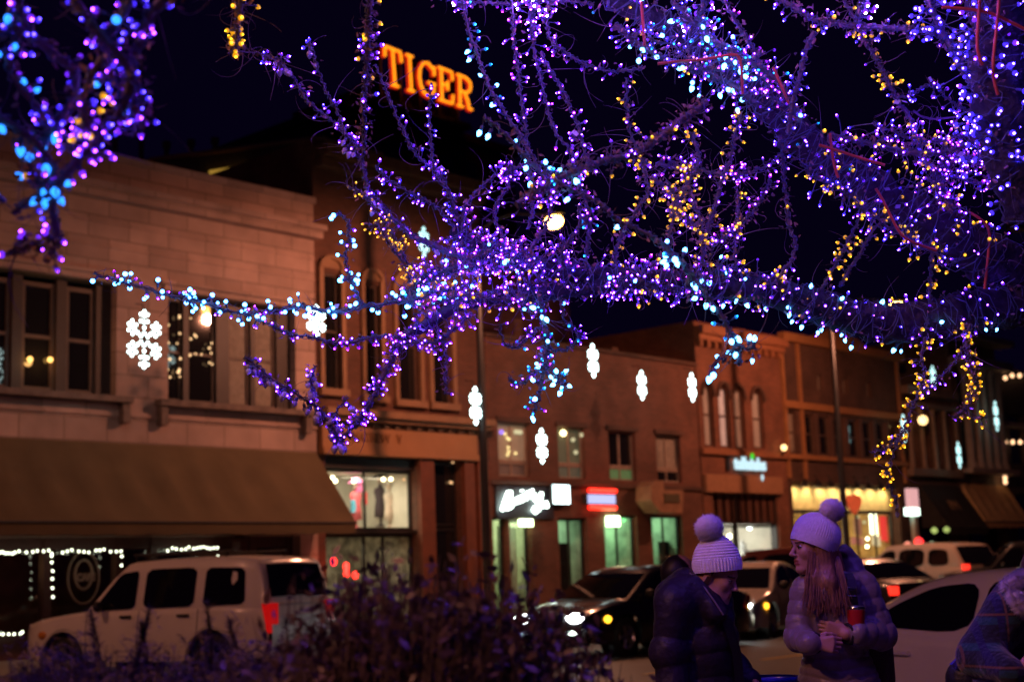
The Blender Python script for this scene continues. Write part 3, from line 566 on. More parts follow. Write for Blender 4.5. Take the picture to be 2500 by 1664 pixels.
# lit pillar sign and shopfront lights near the black awning
pl = empty('lit_pillar_sign', onY(2228, 1240, 23.5), 0, 'pink white lit box sign on a pale post by the black awning', 'shop sign')
c0 = onY(2228, 1235, 23.5); b = MB(); b.box(c0.x-.3, c0.x+.3, 23.4, 23.6, c0.z-.05, c0.z+.62); b.build('lit_box', emat('pink lit box', (1, .5, .5), .8), pl)
b = MB(); b.box(c0.x-.42, c0.x+.26, 23.38, 23.62, c0.z-.32, c0.z-.06); b.build('lit_base', emat('mint lit base', (.8, 1, .85), 4), pl)
b = MB(); b.box(c0.x-.1, c0.x+.12, 23.42, 23.58, .36, c0.z-.33); b.build('post', mat('pale green post', (.35, .42, .36), .6), pl)
for k, (x, y, r, c, es) in enumerate(((2281, 1294, .12, (.6, .75, .2), .8), (2311, 1292, .12, (.6, .75, .2), .7), (2275, 1326, .09, (.5, .65, .4), .5), (2243, 1321, .16, (1, .03, .03), 3), (2216, 1330, .14, (1, .3, .2), 1.2))):
    p = onY(x, y, 23.2); b = MB(); b.smooth = True; b.lathe([(0, -r), (r*.8, -r*.5), (r, 0), (r*.7, r*.6), (0, r)], p, n=10)
    tag(b.build('shop_lamp', emat('shop lamp %d' % k, c, es)), ('olive lamp under the black awning, left one', 'olive lamp under the black awning, right one', 'dim green lamp low under the black awning', 'red lamp right of the pale post', 'pinkish lamp left of the pale post')[k], 'lamp', 'small lamps below the black awning')
# ---- buildings behind
RB = empty('rear_building', (20, 33, 0), 0, 'dim flat-roofed building behind the terracotta parapet with a lit slit window', 'building')
b = MB(); b.box(21, 29.5, 32, 44, 0, 13.0)
P = [(21.0, 12.92), (26.95, 14.78), (29.5, 14.78), (29.5, 13.002), (21, 13.002)]; n = len(P)
b.add([(x, 32, z) for x, z in P[1:]]+[(x, 44, z) for x, z in P[1:]], [(0, 1, 2, 3), (7, 6, 5, 4), (0, 4, 5, 1), (3, 7, 4, 0)]); b.build('wall', mat('dark rear wall', (.07, .05, .05), .85), RB)
b = MB(); b.tube([(21.0, 31.9, 12.95), (26.95, 31.9, 14.8), (29.5, 31.9, 14.8)], .07, 6); b.build('roof_edge', mat('red brown roof edge', (.30, .14, .09), .7), RB)  # roof edge in a paler red brown than the wall
a0, a1 = onY(513, 421, 31.9), onY(612, 406, 31.9); b = MB(); b.tube([a0, a1], .06, 6); b.build('lit_slit', emat('yellow slit light', (1, .55, .08), .35), RB)
for k in range(7):
    x = 21.6+k*.9; b = MB(); b.lathe([(.08, 13.0+.3*k*.3), (.08, 14.9+.25*(k % 3)), (.13, 14.9+.25*(k % 3)), (.13, 15.1+.25*(k % 3)), (0, 15.12+.25*(k % 3))], (x, 36, 0), n=8); b.build('roof_vent', mat('dark rear wall', (.07, .05, .05)), RB)
RH = empty('dark_rooftop_block', (30, 30, 0), 0, 'dark purple rooftop block above the red brick building', 'building')
b = MB(); b.box(28.8, 38.5, 32, 42, 0, 12.3); b.box(30, 34, 31.6, 31.98, 8, 9.4); b.build('wall', mat('dark plum wall', (.11, .05, .06), .85, var=.3), RH)
b = MB(); b.box(28.7, 38.6, 31.9, 42.1, 12.302, 12.5); b.build('roof_edge', TRIM, RH)
HT = empty('hotel_tower', (72, 81, 0), 0, 'dark tall hotel tower far behind carrying the red letters', 'tower')
HM = mat('dark tower brick', (.10, .06, .055), .9, var=.3, scale=.4)
b = MB(); b.box(72, 92, 82, 100, 0, 38.5); b.box(71.7, 92.3, 81.7, 100.3, 38.502, 39.2); b.box(78, 88, 86, 96, 39.202, 43); b.build('wall', HM, HT)
for i in range(6):
    for j in range(9):
        b = MB(); b.box(73.5+i*3, 74.9+i*3, 81.93, 81.998, 3.5+j*3.9, 5.6+j*3.9); b.build('window', GLASS, HT)
b = MB()
for k in range(5): b.box(74.5+k*2.2, 74.7+k*2.2, 80.6, 81.7, 39.3, 44)
b.box(73.5, 85, 80.7, 80.9, 39.5, 39.75); b.box(73.5, 85, 80.7, 80.9, 43.6, 43.8); b.box(73.5, 85, 80.4, 82.4, 39.202, 39.298); b.build('sign_frame', IRON, HT)
# roof sign
TS = empty('roof_sign', (79, 80.3, 40), 0, 'orange neon letters reading TIGER on the dark hotel roof', 'neon sign')
TLt = emat('amber neon', (1, .27, .008), 2.0); TRd = emat('red neon edge', (1, .025, .004), .7)
TL_, TR_, BL_, BR_ = onY(938, 112, 80), onY(1153, 196, 80), onY(945, 203, 80), onY(1153, 268, 80)
GL = {'T': ([[(0, .72), (.04, 1), (.96, 1), (1, .72)], [(.5, 1), (.5, 0)], [(.28, 0), (.72, 0)]], .95),
      'I': ([[(.2, 1), (.8, 1)], [(.5, 1), (.5, 0)], [(.2, 0), (.8, 0)]], .62),
      'G': ([[(.95, .68), (.95, .95), (.85, .88), (.6, 1), (.3, .94), (.1, .72), (.04, .5), (.1, .25), (.3, .05), (.6, 0), (.88, .14), (.9, .42)], [(.58, .42), (1, .42)]], 1.0),
      'E': ([[(.05, 1), (.9, 1), (.94, .74)], [(.22, 1), (.22, 0)], [(.05, 0), (.92, 0), (.96, .28)], [(.22, .52), (.62, .52)], [(.62, .66), (.62, .38)]], .95),
      'R': ([[(.05, 1), (.6, 1), (.86, .9), (.9, .74), (.82, .58), (.6, .5), (.22, .5)], [(.22, 1), (.22, 0)], [(.05, 0), (.42, 0)], [(.5, .5), (.72, .25), (.82, .0), (1, .0)]], 1.0)}
xs = 0; tot = sum(GL[c][1] for c in 'TIGER')+.18*4
for c in 'TIGER':
    st_, w = GL[c]
    for nm, m, r, yo in (('letter', TLt, .095, 0), ('letter_halo', TRd, .165, .25)):
        b = MB()
        for s_ in st_:
            pts = []
            for (u, v) in s_:
                U = (xs+u*w)/tot; top = TL_.lerp(TR_, U); bot = BL_.lerp(BR_, U); q = bot.lerp(top, v); pts.append((q.x, 80+yo, q.z))
            P2 = [];
            for k in range(len(pts)-1):
                P2 += [Vector(pts[k]).lerp(Vector(pts[k+1]), t/3) for t in range(3)]
            b.tube(P2+[Vector(pts[-1])], r, 8)
        b.build(nm, m, TS)
    xs += w+.18
# ================================================================== street lamps and snowflakes
SOD = (1, .36, .20)
LENS = emat('sodium lens', (1, .46, .10), 34)
def lamppost(x, Y, lampY, zl, label, watts):
    t = empty('street_lamp', (x, Y, FZ), 0, label, 'street lamp', 'tall street lamps on the far kerb')
    b = MB(); b.smooth = True; b.lathe([(.16, FZ), (.16, FZ+.5), (.10, FZ+.6), (.095, 3), (.07, zl+.2), (.05, zl+.35)], (x, Y, 0), n=12); b.build('pole', IRON, t)
    b = MB(); b.tube([(x, Y, zl+.1), (x, Y-.5, zl+.32), (x, (Y+lampY)/2, zl+.36), (x, lampY+.25, zl+.16)], .035, 6); b.build('arm', IRON, t)
    b = MB(); b.smooth = True; b.ball((x, lampY, zl+.12), .32, 12, (.45, 1, .3)); b.build('lamp_head', IRON, t)
    b = MB(); b.smooth = True; b.ball((x, lampY, zl-.06), .19, 12, (.85, 1.2, .8)); b.build('lens', LENS, t)
    light('street lamp light', 'SPOT', (x, lampY, zl-.34), watts, SOD, .12, t, target=(x, lampY+3.5, zl-8), spot=math.radians(176), blend=.35)
_l1 = at(1352, 535, 30.4)
lamppost(_l1.x, 21.4, _l1.y, _l1.z, 'dark street lamp before the brown shop, glowing orange through the branches', LAMP_W)
_p2 = onY(2058, 1200, 21.4)
lamppost(_p2.x, 21.4, 19.2, 9.0, 'dark street lamp pole before the long brick building', LAMP_W)
lamppost(-4.5, 2.9, 4.6, 8.6, 'added unseen street lamp on the near kerb lighting people and cars', 1250)  # lamp added out of view for warm light on people and cars
rt_ = at(2499, 437, 24); t = empty('traffic_signal', rt_, 0, 'red traffic signal glowing at the right edge of the picture', 'traffic signal'); b = MB(); b.box(rt_.x-.2, rt_.x+.2, rt_.y+.06, rt_.y+.3, rt_.z-.85, rt_.z+.25); b.tube([rt_+Vector((0, .2, .2)), rt_+Vector((0, .2, 1.0)), rt_+Vector((6, -1, 1.2))], .05, 6); b.build('housing', IRON, t); b = MB(); b.smooth = True; b.lathe([(.16, .0), (.12, .05), (0, .07)], rt_+Vector((0, .055, 0)), (-.72, -.69, 0), 14); b.build('lens', emat('red signal lens', (1, .03, .01), 9), t)
lamppost(4.5, 21.4, 19.2, 9.0, 'added unseen street lamp beyond the left end of the terracotta building', LAMP_W*.35)  # weaker unseen lamp, added to light the left of the street
SN = emat('cold white snowflake bulb', (.72, 1, .97), 9)
def snowflake(px, py, Y, h, label, sq=1.0, n=3, sheen=SN):
    p = onY(px, py, Y); t = empty('snowflake_light', p, 0, label, 'snowflake light', 'white snowflake decorations along the street')
    b = MB(); r = h/2; pts = []
    for k in range(6):
        a = PI/2+k*PI/3; d = Vector((math.cos(a)*sq, 0, math.sin(a)))
        b.tube([p, p+d*r], .012, 4)
        for q in (.22, .42, .62, .82, 1.0): pts.append(p+d*r*q)
        for q in (.5, .75):
            for s_ in (-1, 1):
                e = Vector((math.cos(a+s_*.9)*sq, 0, math.sin(a+s_*.9)))
                b.tube([p+d*r*q, p+d*r*q+e*r*.24], .01, 4); pts.append(p+d*r*q+e*r*.24)
    b.tube([p+Vector((0, .02, r)), p+Vector((0, .05, r+.15)), Vector((p.x, Y+.3, p.z+r+.2))], .012, 4)
    b.build('wire_frame', IRON, t)
    for c in pts:
        q = MB(); q.smooth = True; q.ball(c, .032*(h/1.2)**.5, 6); q.build('bulb', sheen, t)
    return t
snowflake(352, 828, 22.6, 1.05, 'large white snowflake beside the terracotta bay window, far left', .72)
snowflake(772, 783, 22.6, .62, 'white snowflake half hidden behind the blue twig at the terracotta corner', .8)
snowflake(1161, 990, 21.2, .78, 'white snowflake fixed to the tall street lamp pole', .42)
snowflake(1323, 1088, 22.8, .80, 'white snowflake between the first two upper windows of the red brick building', .45)
snowflake(1448, 880, 22.8, .82, 'white snowflake at the roof line of the red brick building', .45)
snowflake(1567, 940, 23.0, .74, 'white snowflake midway between the other two on the red brick wall', .45)
snowflake(1690, 945, 23.2, .76, 'white snowflake at the corner of the arched window building', .42)
snowflake(1035, 590, 24.0, .7, 'white snowflake behind the dense purple branches, upper left of centre', .45, sheen=emat('dim white snowflake bulb', (.55, .95, .95), 2.2))
SN2 = emat('dim white snowflake bulb', (.55, .95, .95), 2.2)
snowflake(2278, 918, 24.0, .75, 'small dim snowflake above the hanging right twig', .5, sheen=SN2)
snowflake(2207, 1045, 24.0, .95, 'white snowflake crossed by the yellow lit twig', .36, sheen=SN2)
snowflake(2341, 1110, 24.0, .95, 'small snowflake in front of the pale columns, lower one', .34, sheen=SN2)
snowflake(2432, 1015, 24.0, 1.15, 'small snowflake right of the pale columns, upper one', .30, sheen=SN2)
# ================================================================== cars
TYRE = mat('tyre rubber', (.015, .015, .015), .8, var=.2)
RIM = mat('alloy rim', (.45, .45, .45), .3, metal=.9, var=.1)
CGLASS = mat('car window glass', (.006, .006, .008), .03, var=0, spec=.9)
CHROME = mat('chrome trim', (.7, .7, .7), .15, metal=1, var=0)
PLAST = mat('black car plastic', (.012, .012, .012), .5, var=.2)
TAILR = emat('lit tail lamp', (1, .03, .015), 2.0)
TAILM = mat('glowing red tail lens', (.35, .008, .01), .12, var=.3, coat=.5, emit=(1, .01, .01), es=.35)
AMBL = mat('amber lens', (.6, .22, .03), .15, var=.1, coat=.5)
TAILD = mat('dark red tail lens', (.25, .008, .01), .12, var=.1, coat=.5)
HEADL = emat('lit headlamp', (.92, .97, 1), 26)
HEADD = mat('headlamp lens', (.5, .5, .5), .1, metal=.3, var=.1)
AMBER = emat('amber lamp', (1, .42, .02), 5)
PLATE = mat('number plate', (.55, .55, .5), .5, var=.1)
def interp(P, x):
    if x <= P[0][0]: return P[0][1]
    for (a, b), (c, d) in zip(P, P[1:]):
        if x <= c: return b+(d-b)*(x-a)/(c-a) if c > a else d
    return P[-1][1]
def smooth_poly(P, it=2):
    for _ in range(it):
        Q = [P[0]]
        for (a, b), (c, d) in zip(P, P[1:]): Q += [(a*.75+c*.25, b*.75+d*.25), (a*.25+c*.75, b*.25+d*.75)]
        P = Q+[P[-1]]
    return P
def car(name, loc, heading, spec, paint, label, group=None, head=None, tail=TAILD, fog=None, side_marker=None, rails=False, spare=None):
    L, Wd, belt, roof = spec['L'], spec['W'], spec['belt'], spec['roof']   # belt: lower-body top profile; roof: greenhouse profile, x from rear to front
    wx, wr = spec['wheels'], spec['wr']; z0 = spec.get('z0', .28); hw = Wd/2; tum = spec.get('tum', .17)
    t = empty(name, loc, heading, label, 'car', group)
    bl = smooth_poly(belt); rf = smooth_poly(roof, spec.get('rsm', 2))
    x0, x1 = -L/2, L/2
    def half(x):
        e = max(0, (abs(x)-(L/2-.55))/.55); return hw*(1-.16*e**2.2)
    def side(x, z):                      # half width of the skin at height z
        zb = interp(bl, x); w = half(x)
        if z <= zb: 
            u = (z-z0)/max(.05, zb-z0); return w*(.955+.045*math.sin(PI*min(1, max(0, u))*.9+.25))
        zr = interp(rf, x); u = min(1, (z-zb)/max(.05, (max(z_ for _, z_ in rf)-zb))); return w*.965-tum*u**1.15
    xs = sorted(set([x0+L*i/46 for i in range(47)]+[w+s_*wr*1.16*math.cos(PI*k/8) for w in wx for s_ in (1,) for k in range(9)]))
    # body sides with open wheel arches
    b = MB(); b.smooth = True
    ra = wr*1.15
    def zlow(x):
        z = z0+.05*max(0, (abs(x)-(L/2-.5))/.5)
        for w in wx:
            if abs(x-w) < ra: z = max(z, wr*1.0+math.sqrt(max(0, ra*ra-(x-w)**2)) if True else z)
        return z
    for s_ in (1, -1):
        P = []
        for x in xs:
            zb = interp(bl, x); zl = min(zlow(x), zb-.03); row = []
            for k in range(9):
                z = zl+(zb-zl)*k/8; row.append((x, s_*side(x, z), z))
            w = half(x); row += [(x, s_*w*.90, zb+.025), (x, s_*w*.6, zb+.05), (x, 0, zb+.06)]
            P.append(row)
        b.grid(P if s_ < 0 else P[::-1])
    for x in (x0, x1):                   # nose and tail
        zb = interp(bl, x); P = [[(x+(-.05 if x < 0 else .05)*math.sin(PI*k/6), y*half(x)*.97, z0+.05+(zb+.03-z0-.05)*k/6) for y in [i/4-1 for i in range(9)]] for k in range(7)]
        b.grid(P if x > 0 else [r[::-1] for r in P])
    b.quad((x0, -hw*.8, z0+.05), (x1, -hw*.8, z0+.05), (x1, hw*.8, z0+.05), (x0, hw*.8, z0+.05))
    # greenhouse
    gx = [p[0] for p in rf]; ax, cx_ = gx[0], gx[-1]; XS = sorted(set([ax+(cx_-ax)*i/30 for i in range(31)]+gx))
    for s_ in (1, -1):
        P = []
        for x in XS:
            zb = interp(bl, x)-.01; zr = max(interp(rf, x), zb+.002); row = [(x, s_*side(x, zb+(zr-.03-zb)*k/5)*(1 if k else .995), zb+(zr-.03-zb)*k/5) for k in range(6)]
            w = side(x, zr-.03); row += [(x, s_*(w-.05), zr), (x, s_*w*.5, zr+.018), (x, 0, zr+.024)]; P.append(row)
        b.grid(P if s_ < 0 else P[::-1])
    b.build('body', paint, t, local=True)
    # glass: sides
    for s_ in (1, -1):
        for poly in spec['windows']:
            q = MB(); pl = smooth_loop(poly, 2, .90 if spec.get('wit') else .82)
            q.add([(x, s_*(side(x, z)+.008), z) for x, z in pl], [tuple(range(len(pl))) if s_ < 0 else tuple(range(len(pl)))[::-1]])
            c = sum(x for x, _ in pl)/len(pl), sum(z for _, z in pl)/len(pl)
            q.build('side_window', CGLASS, t, local=True)
    for nm, (xa, xb), m in (('rear_window', spec['rearwin'], CGLASS), ('windscreen', spec['screen'], CGLASS)):
        q = MB(); q.smooth = True; P = []
        for k in range(7):
            x = xa+(xb-xa)*k/6; z = interp(rf, x); w = side(x, z)-.09
            dx = -.012 if nm == 'rear_window' else .012
            P.append([(x+dx, w*(i/4-1), z+.02+.012*(1-abs(i/4-1))) for i in range(9)])
        q.grid(P if nm == 'windscreen' else P); q.build(nm, m, t, local=True)
    # wheels
    for w in wx:
        for s_ in (1, -1):
            yo = s_*(side(w, wr)-.02); q = MB(); q.smooth = True
            q.lathe([(wr*.62, 0), (wr*.93, .0), (wr, -.04), (wr, -.19), (wr*.9, -.22)], (w, yo, wr), (0, s_, 0), 24); o = q.build('wheel', TYRE, t, local=True)
            q = MB(); q.lathe([(wr*.66, -.02), (wr*.62, .002), (wr*.56, -.03), (wr*.5, -.05)], (w, yo, wr), (0, s_, 0), 24)
            for k in range(5):
                a = 2*PI*k/5; q.tube([(w, yo-s_*.03, wr), (w+wr*.58*math.cos(a), yo-s_*.02, wr+wr*.58*math.sin(a))], .035, 5)
            r_ = q.build('rim', RIM, o, local=True)
            q = MB(); q.lathe([(ra*.99, -.05), (ra*.99, -.3), (0, -.3)], (w, s_*(side(w, ra+.1)-.01), wr), (0, s_, 0), 20); q.build('wheel_well', PLAST, t, local=True)
    # lamps, trim
    fr = x1; zb = interp(bl, x1-.1)
    for s_ in (1, -1):
        y = half(x1)*.74*s_; zl = spec.get('hz', zb-.14)
        q = MB(); q.smooth = True; q.ball((x1+.0, y, zl), .13, 12, (.6, 1.35, .62)); q.build('headlamp', head or HEADD, t, local=True)
        zt = spec.get('tz', zb-.2); q = MB(); q.box(x0-.045, x0+.10, min(half(x0)*.97*s_, half(x0)*.78*s_), max(half(x0)*1.02*s_, half(x0)*.78*s_), zt-spec.get('th', .1), zt+spec.get('th', .1)); q.build('tail_lamp', tail, t, local=True)
        mx_ = spec['screen'][0]*.35+spec['screen'][1]*.65; zmm = interp(bl, mx_)+.08
        q = MB(); q.smooth = True; q.ball((mx_-.12, s_*(hw+.08), zmm), .11, 10, (.6, .9, .75)); q.build('mirror', spec.get('mirror', PLAST), t, local=True)
        for hx in spec['handles']:
            q = MB(); q.tube([(hx-.1, s_*(side(hx, spec['hdz'])+.025), spec['hdz']), (hx+.1, s_*(side(hx, spec['hdz'])+.025), spec['hdz'])], .02, 6); q.build('door_handle', spec.get('hm', paint), t, local=True)
        q = MB()
        for dx in spec['seams']:
            q.tube([(dx, s_*(side(dx, z)+.001), z) for z in [z0+.1+(interp(bl, dx)-z0-.1)*k/6 for k in range(7)]], .006, 4)
        q.build('door_seam', PLAST, t, local=True)
        if side_marker is not None:
            q = MB(); q.smooth = True; q.ball((x1-.42, s_*half(x1-.42)*1.0, zl-.03), .075, 8, (1.2, .5, .8)); q.build('side_marker', side_marker, t, local=True)
        if fog is not None:
            q = MB(); q.smooth = True; q.ball((x1+.02, y*.95, z0+.22), .1, 8, (.4, 1.5, .45)); q.build('fog_lamp', fog, t, local=True)
        if rails:
            q = MB(); zt_ = max(z for _, z in rf); q.tube([(x, s_*(hw-.30), zt_+.075) for x in (-1.5, -.6, .3)], .022, 6)
            for x in (-1.4, -.55, .25): q.tube([(x, s_*(hw-.30), zt_), (x, s_*(hw-.30), zt_+.075)], .02, 5)
            q.build('roof_rail', PLAST, t, local=True)
    for x, sg in ((x0, -1), (x1, 1)):
        q = MB(); q.smooth = True; P = []
        for k in range(7):
            z = z0+.0+.26*k/6; e = .07*math.sin(PI*(k+.5)/7); P.append([(x+sg*(e+.02)-sg*.14*abs(y)**3, y*half(x)*1.03, z) for y in [i/6-1 for i in range(13)]])
        q.grid(P if sg > 0 else [r[::-1] for r in P]); q.build('bumper', spec.get('bump', paint), t, local=True)
    q = MB(); q.box(x0-.075, x0-.055, -.26, .26, spec.get('pz', .75), spec.get('pz', .75)+.15); q.build('number_plate', PLATE, t, local=True)
    q = MB(); zg = z0+.3
    for k in range(5): q.box(x1+.01, x1+.055, -half(x1)*.5, half(x1)*.5, zg+k*.045, zg+k*.045+.022)
    q.build('grille', CHROME if spec.get('cg') else PLAST, t, local=True)
    return t
def smooth_loop(P, it=2, e=.82):
    for _ in range(it):
        Q = []
        n = len(P)
        for i in range(n):
            (a, b), (c, d) = P[i], P[(i+1) % n]; Q += [(a*e+c*(1-e), b*e+d*(1-e)), (a*(1-e)+c*e, b*(1-e)+d*e)]
        P = Q
    return P
SUV = dict(L=4.45, W=1.84, belt=[(-2.22, 1.06), (-1, 1.08), (.85, 1.06), (1.0, 1.05), (1.9, .96), (2.2, .88)],
  roof=[(-2.2, 1.04), (-2.08, 1.62), (-1.98, 1.74), (-1.2, 1.79), (.1, 1.77), (.35, 1.72), (1.0, 1.05)], rsm=1, wheels=(-1.35, 1.38), wr=.37, tum=.14, z0=.36,
  windows=[[(-1.9, 1.12), (-1.18, 1.11), (-1.18, 1.64), (-1.85, 1.62)], [(-1.02, 1.11), (-.1, 1.10), (-.1, 1.65), (-1.02, 1.65)], [(.04, 1.10), (.82, 1.08), (.74, 1.20), (.38, 1.60), (.04, 1.64)]],
  rearwin=(-2.17, -2.06), screen=(.38, .96), handles=(-.85, .2), hdz=.99, seams=(-1.1, -.03, .95), tz=.92, th=.2, hz=.78, mirror=PLAST, hm=PLAST, bump=mat('silver grey bumper', (.38, .37, .36), .5, var=.15), pz=.8)
SED = dict(L=4.7, W=1.80, belt=[(-2.35, .88), (-1.6, .99), (-1.0, .98), (.8, .93), (1.2, .90), (2.0, .78), (2.35, .64)],
  roof=[(-1.75, .98), (-1.0, 1.36), (-.5, 1.45), (.1, 1.45), (.5, 1.36), (1.35, .90)], wheels=(-1.38, 1.42), wr=.325, tum=.22, z0=.22,
  windows=[[(-1.42, 1.04), (-.28, 1.0), (-.28, 1.37), (-.75, 1.34), (-1.15, 1.2)], [(-.2, 1.0), (.95, .97), (.52, 1.26), (.1, 1.37), (-.2, 1.375)]],
  rearwin=(-1.65, -1.02), screen=(.55, 1.28), handles=(-1.0, .05), hdz=.84, seams=(-1.2, -.24, .98), tz=.78, th=.09, hz=.66, mirror=None, pz=.62)
SED['mirror'] = PLAST
PICK = dict(SUV); PICK.update(L=5.0, W=1.95, belt=[(-2.5, 1.12), (-1, 1.14), (1.0, 1.12), (1.15, 1.1), (2.1, 1.02), (2.5, .92)],
  roof=[(-2.48, 1.1), (-2.2, 1.66), (-2.05, 1.8), (-1.2, 1.86), (.2, 1.84), (.5, 1.78), (1.15, 1.1)], wheels=(-1.5, 1.55), wr=.39,
  windows=[[(-2.05, 1.2), (-1.25, 1.19), (-1.25, 1.68), (-1.95, 1.66)], [(-1.1, 1.18), (-.12, 1.17), (-.12, 1.7), (-1.1, 1.7)], [(.02, 1.17), (.95, 1.15), (.5, 1.66), (.02, 1.69)]], rearwin=(-2.45, -2.15), screen=(.55, 1.1), seams=(-1.17, -.05, 1.05), tz=1.0, bump=PLAST)
PW = lambda n, c, r=.3: mat(n, c, r, var=.05, scale=3, coat=.6)
SUVW = dict(SUV); SUVW['wit'] = 1
_q = at(628, 1362, 19.6)
ZR = .21
hd = lambda dx, dy: math.atan2(dy, dx)
# the white jeep parked nose-in: rear left corner at _q
a_ = math.radians(105)
def place_corner(corner, rear_left, ang):
    c, s_ = math.cos(ang), math.sin(ang); lx, ly = rear_left; return (corner.x-(c*lx-s_*ly), corner.y-(s_*lx+c*ly), ZR)
suv = car('parked_car', place_corner(_q, (-2.05, .78), a_), a_, SUVW, PW('white car paint', (.78, .74, .68)), 'white boxy jeep parked nose-in under the brown awning', 'cars parked at the far kerb', rails=True, tail=TAILM, side_marker=AMBL)
# chrome fender flares seen on the jeep
for w in SUV['wheels']:
    for s_ in (1, -1):
        b = MB(); b.smooth = True; P = [[(w+(.43+.06*q)*math.cos(PI*k/10), s_*(.90+.045*(1-q)), .37+(.43+.06*q)*math.sin(PI*k/10)) for k in range(11)] for q in (0, .5, 1)]; b.grid(P); b.build('fender_flare', mat('silver grey bumper', (.38, .37, .36)), suv, local=True)
_d = at(1440, 1492, 22.6)
car('moving_car', (_d.x+2.2, _d.y+.75, ZR), PI, SED, PW('black car paint', (.02, .018, .02), .2), 'black sedan with bright headlamps driving behind the purple bush', 'cars driving along the street', head=HEADL, fog=emat('lit fog lamp', (.8, 1, .85), 10), side_marker=AMBER)
_s = at(1866, 1500, 27.2)
a_ = math.radians(197)
car('moving_car', place_corner(at(1892, 1505, 27.2), (1.42, .9), a_), a_, SED, PW('silver car paint', (.58, .52, .45), .25), 'silver sedan with one headlamp glaring beside the dark coat', 'cars driving along the street', head=HEADL, fog=emat('lit fog lamp', (.8, 1, .85), 10), side_marker=AMBER)
a_ = math.radians(64)
car('parked_car', place_corner(at(2166, 1430, 29), (-2.3, .8), a_), a_, SED, PW('black jeep paint', (.025, .02, .018), .25), 'dark car with red tail lamps behind the woman in grey', 'cars parked at the far kerb', tail=TAILR)
_p = at(2236, 1374, 44)
car('parked_car', (_p.x, _p.y, ZR), math.radians(76), PICK, PW('pale tan car paint', (.50, .42, .35)), 'pale large car parked beyond the white sedan roof', 'cars parked at the far kerb', tail=TAILR)
_p = at(1850, 1372, 37)
car('parked_car', (_p.x, _p.y, ZR), math.radians(125), SUV, PW('dark red car paint', (.09, .015, .012)), 'dark red car seen over the silver sedan roof', 'cars parked at the far kerb')
_p = at(2490, 1350, 41)
car('parked_car', (_p.x, _p.y, ZR), math.radians(122), SUV, PW('charcoal car paint', (.02, .02, .022)), 'charcoal car at the right edge past the pale car', 'cars parked at the far kerb', tail=TAILR)
# white sedan, nose in to the near kerb: right side towards us, tail at the left
_w = at(2146, 1664, 11.9)
a_ = math.radians(-110)
_c, _n = math.cos(a_), math.sin(a_)
_t = car('parked_car', (_w.x-(_c*-1.38-_n*-.9), _w.y-(_n*-1.38+_c*-.9), -.03), a_, SED, PW('pearl white paint', (.80, .77, .76)), 'white sedan parked at the near kerb behind the two women', 'cars at the near kerb'); _t.scale = (1.05, 1.05, 1.05)
# headlamp light on the street
for p in ((_d.x-.25, _d.y+.05), (_d.x-.25, _d.y+1.35), (_s.x-.95, _s.y+.15), (_s.x-.95, _s.y+1.4)):
    light('headlamp beam', 'SPOT', (p[0], p[1], .85), 60, (.95, .97, 1), .06, None, target=(p[0]-5, p[1]-.4, .2), spot=.75, blend=.8)
